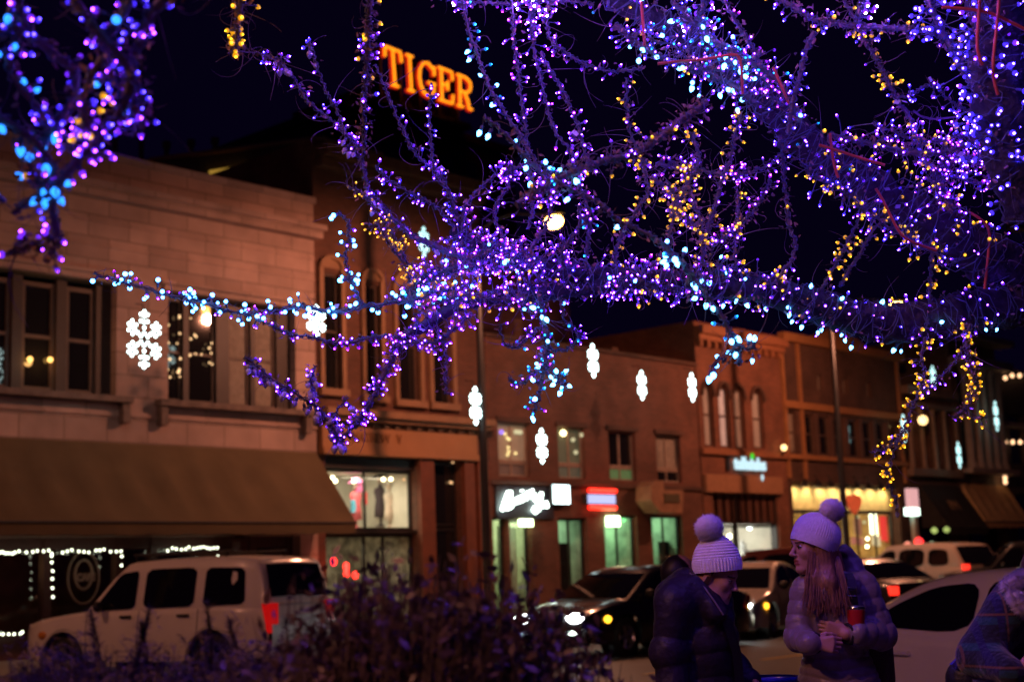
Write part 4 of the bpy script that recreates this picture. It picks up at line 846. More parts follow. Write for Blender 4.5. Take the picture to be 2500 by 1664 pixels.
# ================================================================== people: bodies grown from distance fields
class SDF:
    def __init__(s, xs, ys, zs):
        s.ax = [np.asarray(a, np.float32) for a in (xs, ys, zs)]; s.F = np.full([len(a) for a in s.ax], .25, np.float32); s.raw = []
    def _blk(s, lo, hi, pad):
        sl = []
        for a, l, h in zip(s.ax, lo, hi):
            i = max(0, np.searchsorted(a, l-pad)-1); j = min(len(a), np.searchsorted(a, h+pad)+1); sl.append(slice(i, max(i+1, j)))
        g = np.meshgrid(*[a[q] for a, q in zip(s.ax, sl)], indexing='ij'); return tuple(sl), g
    def _put(s, sl, d, k, op):
        A = s.F[sl]
        if op == '+':
            h = np.clip(.5+.5*(A-d)/k, 0, 1); s.F[sl] = A*(1-h)+d*h-k*h*(1-h)
        else:
            d = -d; h = np.clip(.5-.5*(A-d)/k, 0, 1); s.F[sl] = A*(1-h)+d*h+k*h*(1-h)
    def cone(s, a, b, ra, rb=None, k=.02, op='+'):
        rb = ra if rb is None else rb; a = np.array(a, float); b = np.array(b, float); m = max(ra, rb)
        sl, (X, Y, Z) = s._blk(np.minimum(a, b)-m, np.maximum(a, b)+m, .06)
        ab = b-a; L2 = max(ab@ab, 1e-9); t = np.clip(((X-a[0])*ab[0]+(Y-a[1])*ab[1]+(Z-a[2])*ab[2])/L2, 0, 1)
        d = np.sqrt((X-a[0]-t*ab[0])**2+(Y-a[1]-t*ab[1])**2+(Z-a[2]-t*ab[2])**2)-(ra+(rb-ra)*t); s._put(sl, d, k, op)
    def ell(s, c, r, R=None, k=.02, op='+'):
        c = np.array(c, float); m = max(r); sl, (X, Y, Z) = s._blk(c-m, c+m, .06); X = X-c[0]; Y = Y-c[1]; Z = Z-c[2]
        if R is not None: X, Y, Z = (R[0][0]*X+R[1][0]*Y+R[2][0]*Z, R[0][1]*X+R[1][1]*Y+R[2][1]*Z, R[0][2]*X+R[1][2]*Y+R[2][2]*Z)
        k0 = np.sqrt((X/r[0])**2+(Y/r[1])**2+(Z/r[2])**2); k1 = np.sqrt((X/r[0]**2)**2+(Y/r[1]**2)**2+(Z/r[2]**2)**2)+1e-6
        s._put(sl, k0*(k0-1)/k1, k, op)
    def chain(s, pts, rs, k=.03):
        for a, b, ra, rb in zip(pts, pts[1:], rs, rs[1:]): s.cone(a, b, ra, rb, k)
    def mesh(s):
        F = s.F; I = F < 0; n = F.shape
        c = np.zeros([q-1 for q in n], np.int8); O = [(a, b, d) for a in (0, 1) for b in (0, 1) for d in (0, 1)]
        for a, b, d in O: c += I[a:n[0]-1+a, b:n[1]-1+b, d:n[2]-1+d]
        act = (c > 0) & (c < 8); idx = np.argwhere(act); V = np.zeros((len(idx), 3)); cnt = np.zeros(len(idx))
        P = lambda o: np.stack([s.ax[q][idx[:, q]+o[q]] for q in range(3)], 1); G = lambda o: F[idx[:, 0]+o[0], idx[:, 1]+o[1], idx[:, 2]+o[2]]
        for o in O:
            for q in range(3):
                if o[q]: continue
                e = list(o); e[q] = 1; fa, fb = G(o), G(e); m = (fa < 0) != (fb < 0); t = np.where(m, fa/np.where(m, fa-fb, 1), 0)[:, None]
                V += np.where(m[:, None], P(o)*(1-t)+P(e)*t, 0); cnt += m
        V /= np.maximum(cnt, 1)[:, None]; num = -np.ones(act.shape, np.int64); num[act] = np.arange(len(idx)); faces = []
        for q in range(3):
            u, w = [(1, 2), (2, 0), (0, 1)][q]; A = np.take(I, range(0, n[q]-1), q); B = np.take(I, range(1, n[q]), q); E = np.argwhere(A != B)
            E = E[(E[:, u] > 0) & (E[:, w] > 0) & (E[:, u] < n[u]-1) & (E[:, w] < n[w]-1)]
            def cell(du, dw):
                T = E.copy(); T[:, u] -= du; T[:, w] -= dw; return num[T[:, 0], T[:, 1], T[:, 2]]
            Q = np.stack([cell(1, 1), cell(0, 1), cell(0, 0), cell(1, 0)], 1); fl = ~I[E[:, 0], E[:, 1], E[:, 2]]; Q[fl] = Q[fl][:, ::-1]; faces.append(Q)
        return V, np.concatenate(faces)
def normals(V, Fc):
    a = V[Fc[:, 2]]-V[Fc[:, 0]]; b = V[Fc[:, 3]]-V[Fc[:, 1]]; nf = np.cross(a, b); N = np.zeros_like(V)
    for q in range(4): np.add.at(N, Fc[:, q], nf)
    return N/np.maximum(np.linalg.norm(N, axis=1, keepdims=True), 1e-12)
def relax(V, Fc, it=1, f=.5):
    for _ in range(it):
        A = np.zeros_like(V); c = np.zeros(len(V))
        for q in range(4):
            i, j = Fc[:, q], Fc[:, (q+1) % 4]; np.add.at(A, i, V[j]); np.add.at(A, j, V[i]); np.add.at(c, i, 1); np.add.at(c, j, 1)
        V = V*(1-f)+f*A/np.maximum(c, 1)[:, None]
    return V
def npmesh(name, V, Fc, mats, parent, mi=None):
    me = bpy.data.meshes.new(name); me.from_pydata(V.tolist(), [], Fc.tolist())
    for m in mats: me.materials.append(m)
    me.polygons.foreach_set('use_smooth', [True]*len(Fc))
    if mi is not None: me.polygons.foreach_set('material_index', mi.astype(np.int32).tolist())
    me.update(); o = bpy.data.objects.new(name, me); COL.objects.link(o); o.parent = parent; return o
def axis(lo, hi, fine, coarse=.014, f=.0036):        # grid line positions, fine inside the given spans
    p, out = lo, []
    while p < hi:
        out.append(p); p += f if any(a <= p <= b for a, b in fine) else coarse
    return np.array(out)
def rotm(yaw, pitch=0, roll=0):      # columns: forward, left, up
    return np.array(Matrix.Rotation(yaw, 3, 'Z') @ Matrix.Rotation(-pitch, 3, 'Y') @ Matrix.Rotation(roll, 3, 'X'))
def add_head(S_, c, R, sc=.96):
    T = lambda *p: np.array(c)+R@(np.array(p)*sc)
    E = lambda p, r, k=.02, op='+': S_.ell(T(*p), [q*sc for q in r], R, k, op); C = lambda a, b, ra, rb=None, k=.012, op='+': S_.cone(T(*a), T(*b), ra*sc, (rb or ra)*sc, k, op)
    E((-.008, 0, .035), (.097, .076, .092)); E((.028, 0, -.035), (.060, .058, .082))
    for s in (1, -1):
        C((-.015, s*.048, -.05), (.066, s*.012, -.098), .018, .017, .025); E((.060, s*.036, -.022), (.026, .026, .026), .02); E((-.012, s*.076, -.012), (.022, .008, .032), .006)
    E((.074, 0, -.100), (.019, .02, .017), .015); C((.078, -.028, .024), (.078, .028, .024), .014, None, .02)
    for s in (1, -1): E((.098, s*.031, .001), (.018, .017, .012), .010, '-')
    C((.086, 0, .012), (.109, 0, -.026), .0075, .010, .010); E((.113, 0, -.029), (.010, .010, .009), .006)
    for s in (1, -1): E((.100, s*.011, -.034), (.010, .007, .007), .005)
    E((.072, 0, -.062), (.022, .028, .026), .015); C((.090, -.015, -.0585), (.090, .015, -.0585), .006, None, .005); C((.089, -.013, -.0705), (.089, .013, -.0705), .0075, None, .005)
    E((.098, 0, -.0645), (.010, .024, .0018), .003, '-')
    return T
def head_mats(V, Fc, c, R, sc=.96):   # 0 skin, 1 lips, 2 brows
    q = (V[Fc].mean(1)-np.array(c))@R/sc; mi = np.zeros(len(Fc))
    mi[(q[:, 0] > .080) & (abs(q[:, 1]) < .022) & (q[:, 2] > -.079) & (q[:, 2] < -.054)] = 1
    by = abs(q[:, 1]); mi[(q[:, 0] > .06) & (by > .014) & (by < .05) & (abs(q[:, 2]-.022+.25*np.maximum(0, by-.04)) < .0042)] = 2
    return mi
def add_eyes(t, T, R, name='eye'):
    for s in (1, -1):
        b = MB(); b.smooth = True; b.ball(T(.0755, s*.031, .000), .0125, 12)
        o = b.build(name, mat('eye white', (.55, .5, .47), .2, var=0), t, local=True)
        b = MB(); b.smooth = True; p = np.array(T(.0825, s*.0315, -.0015)); b.ball(p, .0072, 10); q = b.build('iris', mat('dark iris', (.015, .01, .008), .15, var=0), o, local=True)
        b = MB(); b.tube([T(.0885-.10*abs(y)**1.5-.008*(abs(y) > .014), s*(.031+y), .0065-26*y*y) for y in (-.015, -.01, -.005, 0, .005, .01, .016)], .0022, 5); b.build('eyelash', mat('dark iris', (.015, .01, .008)), o, local=True)
def add_hand(S_, w, f, up, nrm, side=1, curl=(.5, .9, .6), sc=1.0, thumb=.5):
    # w wrist, f finger direction, up: towards the index side, nrm: palm normal (fingers curl to it)
    w, f, up, nrm = [np.array(q, float) for q in (w, f, up, nrm)]; f /= np.linalg.norm(f); up = up-f*(up@f); up /= np.linalg.norm(up); nrm = nrm-f*(nrm@f)-up*(nrm@up); nrm /= np.linalg.norm(nrm)
    for i in range(4):
        o = (.030-.0195*i)*sc; kn = w+f*(.082-.003*abs(i-1.2))*sc+up*o; S_.cone(w+up*o*.45+f*.01, kn, .0155*sc, .0125*sc, .012)
        p = kn; d = f.copy(); Ls = [(.042, .024, .019), (.046, .028, .020), (.042, .026, .019), (.033, .020, .017)][i]; a = 0
        for L_, cu, ra, rb in zip(Ls, curl, (.0095, .0085, .0076), (.0086, .0076, .0065)):
            a += cu+.06*i; d = f*math.cos(a)+nrm*math.sin(a); q = p+d*L_*sc; S_.cone(p, q, ra*sc, rb*sc, .003); p = q
    b = w+f*.022*sc+up*.026*sc+nrm*.006; m = b+(f*.55+up*.5+nrm*.35)*.042*sc; e = m+(f*.85+nrm*thumb+up*.05)*.032*sc; g = e+(f*.8+nrm*(thumb+.2)-up*.1)*.025*sc
    S_.cone(b, m, .0145*sc, .0115*sc, .01); S_.cone(m, e, .011*sc, .0095*sc, .004); S_.cone(e, g, .0093*sc, .0075*sc, .004)
def pompom(parent, c, r, m, n=2200, ln=.35, name='pompom', seed=3, w=.0016):
    R_ = random.Random(seed); b = MB(); b.smooth = True; b.ball(c, r*.82, 20)
    for _ in range(n):
        d = Vector((R_.gauss(0, 1), R_.gauss(0, 1), R_.gauss(0, 1))).normalized(); p = Vector(c)+d*r*.76; o = d.orthogonal().normalized(); o.rotate(Matrix.Rotation(R_.random()*6.28, 3, d))
        e = Vector(c)+d*r*(1+ln*(R_.random()-.55))+Vector((R_.gauss(0, 1), R_.gauss(0, 1), R_.gauss(0, 1)))*r*.07; x = d.cross(o)
        b.add([p+o*w*2, p-o*w+x*w*1.7, p-o*w-x*w*1.7, e], [(0, 1, 3), (1, 2, 3), (2, 0, 3)])
    return b.build(name, m, parent, local=True)
def knit_hat(t, c, ax, fwd, prof, m, rib=44, cuffh=.05, style='waffle', sx=1.0, sy=.9):
    ax = Vector(ax).normalized(); f = Vector(fwd); f = (f-ax*f.dot(ax)).normalized(); l = ax.cross(f); c = Vector(c); P = []; n = 360; H = prof[-1][1]; pr = smooth_poly([(h, r) for r, h in prof], 2); N_ = 90
    for i in range(N_+1):
        h = pr[0][0]+(pr[-1][0]-pr[0][0])*i/N_; r = interp(pr, h); row = []
        for j in range(n):
            a = 2*PI*j/n
            if h < cuffh: dr = .0022*math.cos(rib*a)+.0012*math.sin(h*900)*(style == 'waffle')
            elif style == 'waffle': dr = .0046*math.cos(40*a+h*250)*math.cos(40*a-h*250)
            else: dr = .0016*math.cos(rib*1.0*a)
            if style != 'waffle' and h < cuffh: dr = .0008*math.cos(rib*2*a)
            row.append(c+ax*h+(f*math.cos(a)*sx+l*math.sin(a)*sy)*(r+dr*min(1, r/.03)))
        P.append(row)
    b = MB(); b.smooth = True; b.grid(P, closev=True); b.add(P[-1], [tuple(range(n))])
    inner = [[q-(q-c-ax*((q-c).dot(ax))).normalized()*.006 for q in P[0]], [q-(q-c-ax*((q-c).dot(ax))).normalized()*.008+ax*.03 for q in P[0]]]
    b.grid([P[0], inner[0], inner[1]][::-1], closev=True); return b.build('hat', m, t, local=True)
SKIN = lambda n, c: mat(n, c, .5, var=.08, scale=30, bump=.05, bscale=120)
SK1 = SKIN('fair skin', (.50, .27, .20)); LIP = mat('lips', (.36, .11, .10), .4, var=.05); BROW = mat('brow hair', (.07, .035, .02), .8)
WOOL = mat('white wool', (.85, .81, .83), .95, var=.10, scale=60, sheen=.3); WOOL2 = mat('pale grey wool', (.74, .66, .76), .95, var=.12, scale=80, sheen=.3)
NAVY = mat('dark navy puffer nylon', (.022, .016, .030), .5, var=.2, scale=5, bump=.7, bscale=16, spec=.3)
MAUVE = mat('mauve grey puffer nylon', (.20, .15, .17), .40, var=.15, scale=5, bump=.45, bscale=18, sheen=.2)
KNIT = mat('black rib knit', (.015, .013, .015), .9); DENIM = mat('dark trousers', (.02, .02, .03), .85); BOOT = mat('black boots', (.015, .012, .012), .5)
class Person:
    def __init__(s, px, dep, label, group=None):
        p = at(px, 1500, dep); s.t = empty('person', (p.x, p.y, 0), YAW-PI/2, label, 'person', group); s.o = p; s.dep = dep; c, q = math.cos(YAW-PI/2), math.sin(YAW-PI/2)
        s.M = np.array([[c, q, 0], [-q, c, 0], [0, 0, 1]])
    def J(s, px, py, dy=0):
        w = at(px, py, s.dep+dy); return s.M@np.array([w.x-s.o.x, w.y-s.o.y, w.z])
def legs(S_, pel, d, sp=.09, foot=(0, -1)):
    f = np.array([foot[0], foot[1], 0.]); l = np.array([-f[1], f[0], 0])
    for s in (1, -1):
        h = pel+l*s*sp; k = np.array([h[0], h[1], .48])+f*.03; a = np.array([h[0], h[1], .09]); S_.cone(h, k, .085+d, .056+d, .03); S_.cone(k, a, .055+d, .036+d, .03); yield a, f
def clothes_low(P, pel, foot):
    S_ = SDF(axis(pel[0]-.3, pel[0]+.3, (), .012), axis(pel[1]-.3, pel[1]+.3, (), .012), axis(-.02, pel[2]+.12, (), .012)); S_.ell(pel, (.17, .13, .12))
    A = list(legs(S_, pel, .012, .09, foot)); V, Fc = S_.mesh(); V[:, 2] = np.maximum(V[:, 2], .07); npmesh('trousers', V, Fc, [DENIM], P.t)
    for a, f in A:
        b = MB(); b.smooth = True; a_ = Vector(a); F_ = Vector(f); L_ = Vector((-f[1], f[0], 0)); Pp = []
        for u, w, h in ((-.08, .02, .03), (-.07, .04, .09), (-.02, .045, .13), (.05, .045, .09), (.12, .048, .06), (.17, .03, .04), (.18, .01, .02)):
            Pp.append([a_+F_*u+L_*w*math.cos(q)+Vector((0, 0, -a_.z+max(0.004, h/2+h/2*math.sin(q)))) for q in [2*PI*k/12 for k in range(12)]])
        b.grid(Pp, closev=True); b.add(Pp[0], [tuple(range(12))]); b.add(Pp[-1], [tuple(range(12))[::-1]]); b.build('boot', BOOT, P.t, local=True)
def quilt(V, N, fld, amp, wdt):
    u = (fld+100) % 1.0; d = np.minimum(u, 1-u); return V+N*(amp*1.0*(np.sqrt(np.clip(np.sin(PI*u), 0, 1))-1))[:, None]
def seglen(V, chain):               # distance to a chain and the length along it
    best = np.full(len(V), 9.); s_ = np.zeros(len(V)); acc = 0
    for a, b in zip(chain, chain[1:]):
        ab = b-a; L = np.linalg.norm(ab); t = np.clip(((V-a)@ab)/L**2, 0, 1); d = np.linalg.norm(V-a-t[:, None]*ab, axis=1); m = d < best; best[m] = d[m]; s_[m] = acc+t[m]*L; acc += L
    return best, s_
# ---------------- the woman in the dark puffer coat, looking down to the right
A = Person(1715, 6.4, 'person in a dark puffer coat and white knitted bobble hat looking down', 'people under the lit tree'); J = A.J
hc = J(1748, 1402, 0); hr = rotm(math.radians(-24), math.radians(-24)); pel = J(1712, 1705, .02)
neck = J(1722, 1462, .01)
S1 = SDF(axis(-.45, .5, ((hc[0]-.13, hc[0]+.14),)), axis(-.45, .45, ((hc[1]-.13, hc[1]+.13),)), axis(0, hc[2]+.16, ((hc[2]-.15, 9),)))
T = add_head(S1, hc, hr)
S1.cone(T(-.025, 0, -.05), neck, .05, .055, .03); S1.cone(neck, J(1712, 1560), .09, .13, .05); S1.cone(J(1712, 1560), pel, .13, .13, .05)
RA = [J(1640, 1482, -.12), J(1630, 1592, -.15), J(1645, 1695, -.20)]; LA = [J(1750, 1478, .14), J(1766, 1596, .16), J(1832, 1658, .02)]
for ch in (RA, LA): S1.chain(ch, (.05, .042, .03), .03)
add_hand(S1, J(1645, 1697, -.2), (.05, -.15, -1), (.7, -.7, 0), (.6, .6, 0), 1, (.35, .5, .4)); add_hand(S1, LA[-1], (.5, -.5, -.7), (.3, -.8, .3), (-.6, -.1, -.5), 1, (.4, .6, .5))
for a, f in legs(S1, pel, 0, .09, (.87, -.5)): S1.cone(a, a+np.array([f[0], f[1], -.35])*.12, .036, .03, .02)
V, Fc = S1.mesh(); V = relax(V, Fc, 1, .3); npmesh('body', V, Fc, [SK1, LIP, BROW], A.t, head_mats(V, Fc, hc, hr)); add_eyes(A.t, T, hr)
def coat(P, prims, cuts, arms, m, pitch, amp, lo, hi, chev=0.0, zt=1e9, name='coat', apitch=None, res=.0062, ctr=0, hood=9.):
    S_ = SDF(axis(lo[0], hi[0], (), res), axis(lo[1], hi[1], (), res), axis(lo[2], hi[2], (), res))
    for f, *a in prims: getattr(S_, f)(*a)
    for f, *a in cuts: getattr(S_, f)(*a)
    V, Fc = S_.mesh(); V = relax(V, Fc, 2, .5); N = normals(V, Fc); fld = V[:, 2]/pitch
    if chev: fld = fld-np.clip((zt-V[:, 2])*6, 0, 1)*chev*abs(V[:, 0]-ctr)/pitch
    for ch, rad in arms:
        d, s_ = seglen(V, ch); mk = d < rad; fld[mk] = s_[mk]/(apitch or pitch)
    rn = np.array([mnoise.noise(Vector(v*7)) for v in V]); rn2 = np.array([mnoise.noise(Vector((v[0]*22, v[1]*22, v[2]*9))) for v in V])
    V = quilt(V, N, fld+rn*.12, amp*np.clip((hood-V[:, 2])*14+.12, .12, 1), .1); V = V+N*(rn*.007+rn2*.003)[:, None]; return npmesh(name, V, Fc, [m], P.t)
ax_ = lambda c, dx, dy, dz: np.array(c)+np.array([dx, dy, dz])
hem = J(1712, 1790, .02)
prims = [('cone', J(1712, 1480, .01), J(1712, 1560, 0), .135, .158, .05), ('cone', J(1712, 1560, 0), J(1712, 1660, 0), .158, .158, .05), ('cone', J(1712, 1660, 0), hem, .158, .19, .06), ('cone', J(1655, 1478, -.09), J(1748, 1476, .12), .085, .075, .05),
         ('cone', RA[0], RA[1], .080, .074, .05), ('cone', RA[1], RA[2], .074, .070, .05), ('cone', LA[0], LA[1], .076, .068, .03), ('cone', LA[1], LA[2], .066, .055, .03)]
prims += [('cone', J(1672, 1418, .06), J(1640, 1455, .02), .062, .080, .05), ('cone', J(1672, 1418, -.02), J(1650, 1460, -.10), .060, .080, .05), ('cone', J(1692, 1424, -.09), J(1748, 1496, -.14), .042, .050, .04), ('cone', J(1690, 1420, .09), J(1745, 1440, .12), .04, .04, .04), ('cone', J(1745, 1440, .12), J(1772, 1466, .03), .036, .024, .03), ('cone', J(1772, 1466, .03), J(1770, 1520, -.06), .024, .04, .03)]
cuts = [('cone', neck+np.array([.0, 0, -.02]), hc+np.array([.03, -.01, .1]), .070, .115, .012, '-'), ('cone', ax_(hem, 0, 0, -.28), ax_(hem, 0, 0, .0), .26, .17, .01, '-'), ('cone', neck, neck+np.array([.16, -.10, .03]), .03, .055, .015, '-')]
coat(A, prims, cuts, ((RA, .105), (LA, .10)), NAVY, .112, .0115, (-.5, -.5, hem[2]-.02), (.5, .5, hc[2]+.12), apitch=.13, hood=neck[2]-.03)
b = MB()                              # zip placket down the front
zp = [np.array(p) for p in (J(1762, 1492, -.165), J(1782, 1540, -.165), J(1797, 1590, -.15), J(1803, 1640, -.15), J(1806, 1700, -.16))]
P_ = []
for k in range(len(zp)): P_.append([zp[k]+np.array([w*.8, w*.35+.02, 0])-np.array([0, .0, 0]) for w in (-.022, -.011, 0, .011, .022)])
b.smooth = True; b.grid(P_); b.grid([[q+np.array([.012, .025, 0]) for q in r][::-1] for r in P_]); b.build('zip_placket', mat('black coat placket', (.012, .010, .016), .5), A.t, local=True)
b = MB(); b.smooth = True; b.tube([J(*q) for q in ((1684, 1398, -.075), (1700, 1412, -.105), (1722, 1436, -.135), (1744, 1466, -.172), (1766, 1500, -.19))], .0042, 6); b.build('hood_piping', mat('mauve piping', (.16, .12, .15), .5), A.t, local=True); b = MB(); b.smooth = True; b.tube([J(*q) for q in ((1758, 1450, .03), (1770, 1460, .0), (1776, 1480, -.02), (1772, 1508, -.07))], .004, 6); b.build('hood_piping', mat('mauve piping', (.16, .12, .15), .5), A.t, local=True)
clothes_low(A, pel, (.87, -.5))
hx = J(1752, 1392, 0); knit_hat(A.t, hx, (-.05, 0, 1), (1, -.45, 0), [(.108, -.004), (.112, .012), (.112, .045), (.106, .060), (.098, .09), (.076, .125), (.046, .152), (.022, .162)], WOOL, 46, .052, 'waffle', 1.0, .92)
pompom(A.t, J(1731, 1290, 0), .064, WOOL, 4200, .22, w=.0011)
b = MB(); rr = random.Random(2)       # a few hairs at the temple
for k in range(60):
    p = T(-.01+.02*rr.random(), -.078, .02); q = T(-.03+.02*rr.random(), -.080, -.06-.05*rr.random()); b.tube([p, (p+q)/2+np.array([.004*rr.random(), -.006, 0]), q], .0018, 4)
b.build('hair', mat('dark brown hair', (.06, .03, .018), .5), A.t, local=True)
# ---------------- the woman with long hair and lilac hat
Bp = Person(2040, 6.3, 'person with long fair hair, grey quilted coat and lilac bobble hat', 'people under the lit tree'); J = Bp.J
hc = J(1985, 1333, 0); hr = rotm(math.radians(180+14), math.radians(-2)); pel = J(2045, 1690, .03); neck = J(2012, 1408, .02)
RA = [J(1966, 1436, .0), J(1948, 1556, -.06), J(1984, 1568, -.19)]; LA = [J(2104, 1432, .03), J(2148, 1546, -.02), J(2066, 1546, -.15)]
S2 = SDF(axis(-.42, .45, ((hc[0]-.14, hc[0]+.13), (RA[2][0]-.03, RA[2][0]+.14))), axis(-.45, .4, ((hc[1]-.13, hc[1]+.13), (RA[2][1]-.06, RA[2][1]+.08))), axis(0, hc[2]+.16, ((hc[2]-.15, 9), (RA[2][2]-.08, RA[2][2]+.12))))
T = add_head(S2, hc, hr)
S2.cone(T(-.02, 0, -.05), neck, .048, .052, .03); S2.cone(neck, J(2035, 1540), .08, .11, .05); S2.cone(J(2035, 1540), pel, .11, .13, .05)
for ch in (RA, LA): S2.chain(ch, (.045, .038, .028), .03)
add_hand(S2, RA[2]+np.array([.008, -.005, 0]), (1, -.22, -.12), (.12, .1, 1), (0, 1, 0), 1, (.55, 1.0, .7), .93, .35)
add_hand(S2, LA[2]+np.array([-.002, .01, .012]), (-1, .1, .12), (.1, -.2, 1), (0, 1, 0), -1, (.5, .9, .7), .9, .3)
for a, f in legs(S2, pel, 0, .085, (-.2, -.98)): S2.cone(a, a+np.array([f[0], f[1], -.35])*.12, .036, .03, .02)
V, Fc = S2.mesh(); V = relax(V, Fc, 1, .3); npmesh('body', V, Fc, [SK1, LIP, BROW], Bp.t, head_mats(V, Fc, hc, hr)); add_eyes(Bp.t, T, hr)
hem = J(2052, 1800, .03)
prims = [('cone', J(2025, 1440, .02), J(2036, 1510, .01), .105, .135, .05), ('cone', J(2036, 1510, .01), J(2040, 1590, .02), .135, .128, .05), ('cone', J(2040, 1590, .02), J(2048, 1670, .03), .128, .17, .06), ('cone', J(2048, 1670, .03), hem, .17, .19, .06),
         ('cone', J(1974, 1438, .0), J(2096, 1432, .03), .068, .072, .05), ('cone', RA[0], RA[1], .066, .062, .02), ('cone', RA[1], RA[2]-np.array([.015, 0, 0]), .062, .052, .02), ('cone', LA[0], LA[1], .078, .070, .02), ('cone', LA[1], LA[2]+np.array([.05, 0, 0]), .070, .054, .018)]
hp = [J(2040, 1352, .07), J(2062, 1348, .10), J(2082, 1372, .09), J(2092, 1402, .06), J(2060, 1425, .02)]
for a, c_ in zip(hp, hp[1:]): prims.append(('cone', a, c_, .030, .034, .02))
for q in hp[1:4]: prims.append(('cone', q, q+np.array([-.05, .06, -.10]), .034, .05, .03))
prims.append(('cone', J(1970, 1428, -.02), J(2012, 1440, -.08), .045, .045, .03)); prims.append(('cone', J(2012, 1440, -.08), J(2070, 1425, .0), .045, .05, .03))
cuts = [('cone', neck, hc+np.array([.03, 0, .0]), .062, .085, .012, '-'), ('cone', J(2052, 1365, .06), J(2050, 1385, .05), .028, .03, .012, '-'), ('cone', ax_(hem, 0, 0, -.28), ax_(hem, 0, 0, .0), .26, .17, .01, '-')]
coat(Bp, prims, cuts, ((RA, .078), (LA, .086)), MAUVE, .054, .0075, (-.5, -.5, hem[2]-.02), (.5, .5, hc[2]+.08), chev=.55, zt=J(2040, 1600)[2], apitch=.062, res=.0055, ctr=J(2050, 1650)[0]-.02)
b = MB(); b.smooth = True              # knitted cuffs
for ch, d0, nm in ((RA, .0, 0), (LA, .0, 1)):
    d = (ch[2]-ch[1])/np.linalg.norm(ch[2]-ch[1]); p = ch[2]+d*(.006 if nm == 0 else -.012); q = MB(); q.smooth = True
    q.lathe([(.044, -.055), (.05, -.04), (.048, .0), (.044, .014), (.036, .016)], tuple(p), tuple(d), 24); q.build('cuff', KNIT, Bp.t, local=True)
clothes_low(Bp, pel, (-.2, -.98))
rc_ = J(1985, 1331, .0); axh = np.array([.40, .03, .91]); knit_hat(Bp.t, rc_+axh*-.004, axh, (-1, 0, .4), [(.102, -.004), (.106, .01), (.108, .040), (.107, .046), (.106, .07), (.096, .102), (.072, .130), (.040, .147), (.015, .153)], WOOL2, 60, .043, 'rib', 1.0, .93)
pompom(Bp.t, J(2031, 1246, 0), .052, WOOL2, 5200, .42, seed=5, w=.0009)
HAIR = mat('fair brown hair', (.30, .15, .075), .42, var=.35, scale=40); S3 = SDF(axis(-.35, .3, (), .007), axis(-.3, .3, (), .007), axis(1.0, hc[2]+.12, (), .007))
S3.ell(hc+np.array([.018, 0, .0]), (.085, .088, .095)); 
for a, c_, ra, rb in ((J(1992, 1352, -.035), J(1984, 1412, -.085), .030, .030), (J(1984, 1412, -.085), J(1980, 1478, -.115), .030, .020), (J(2012, 1352, -.02), J(2022, 1420, -.10), .045, .036), (J(2022, 1420, -.10), J(2040, 1478, -.13), .034, .018), (J(2000, 1360, -.045), J(2002, 1470, -.115), .034, .022), (J(2026, 1360, .04), J(2050, 1430, .04), .05, .04)): S3.cone(a, c_, ra, rb, .025)
S3.cone(T(.02, .10, -.01), T(.02, -.10, -.01), .0, .0, .01); S3.ell(T(.07, 0, -.03), (.075, .085, .11), hr, .012, '-')
V, Fc = S3.mesh(); N = normals(V, Fc); V = V+N*(.0035*np.sin(V[:, 0]*520+V[:, 1]*260+np.sin(V[:, 2]*9)*1.5))[:, None]; npmesh('hair', V, Fc, [HAIR], Bp.t)
b = MB(); rr = random.Random(11)
for k in range(230):
    u = rr.random(); top = np.array(J(1972+78*u, 1345+16*u+rr.uniform(-3, 3), -.075+.05*u+rr.uniform(-.02, .01))); mid = np.array(J(1968+92*u+rr.gauss(0, 4), 1415, -.118+rr.uniform(-.01, .02))); end = np.array(J(1960+112*u+rr.gauss(0, 7), 1470+rr.uniform(-10, 36), -.148+rr.uniform(-.01, .02)))
    pts = [top*(1-t)**2+2*mid*t*(1-t)+end*t*t for t in [i/8 for i in range(9)]]; b.tube(pts, [.0026*(1-.6*i/8) for i in range(9)], 4)
b.build('hair_strands', HAIR, Bp.t, local=True)
b = MB(); st_ = [J(2070, 1398, -.055), J(2077, 1412, -.085), J(2080, 1440, -.115), J(2084, 1470, -.125), J(2088, 1500, -.11)]
P_ = [[np.array(p)+np.array([w, -.012, 0]) for w in (-.017, 0, .017)] for p in st_]; b.grid(P_); b.grid([[q+np.array([0, .006, 0]) for q in r][::-1] for r in P_]); bag = None
# shoulder bag with strap and buckle
p = J(2140, 1590, .12); bg_ = empty('shoulder_bag', Bp.t.location, YAW-PI/2, 'brown leather shoulder bag hanging behind the grey coat elbow', 'bag')
b.build('strap', mat('black leather strap', (.012, .010, .010), .4), bg_, local=True)
q = MB(); c_ = np.array(J(2080, 1442, -.132)); q.tube([c_+np.array(o) for o in ((-.020, 0, -.018), (.018, 0, -.021), (.021, 0, .016), (-.017, 0, .019), (-.020, 0, -.018))], .0032, 5); q.build('buckle', CHROME, bg_, local=True)
Sb = SDF(axis(p[0]-.2, p[0]+.2, (), .01), axis(p[1]-.2, p[1]+.2, (), .01), axis(p[2]-.25, p[2]+.3, (), .01))
for dx in (-.04, .03):
    Sb.cone(p+np.array([dx, 0, .16]), p+np.array([dx-.01, 0, -.12]), .045, .055, .03)
V, Fc = Sb.mesh(); npmesh('pouch', V, Fc, [mat('brown bag leather', (.085, .045, .035), .55, var=.3, bump=.3)], bg_)
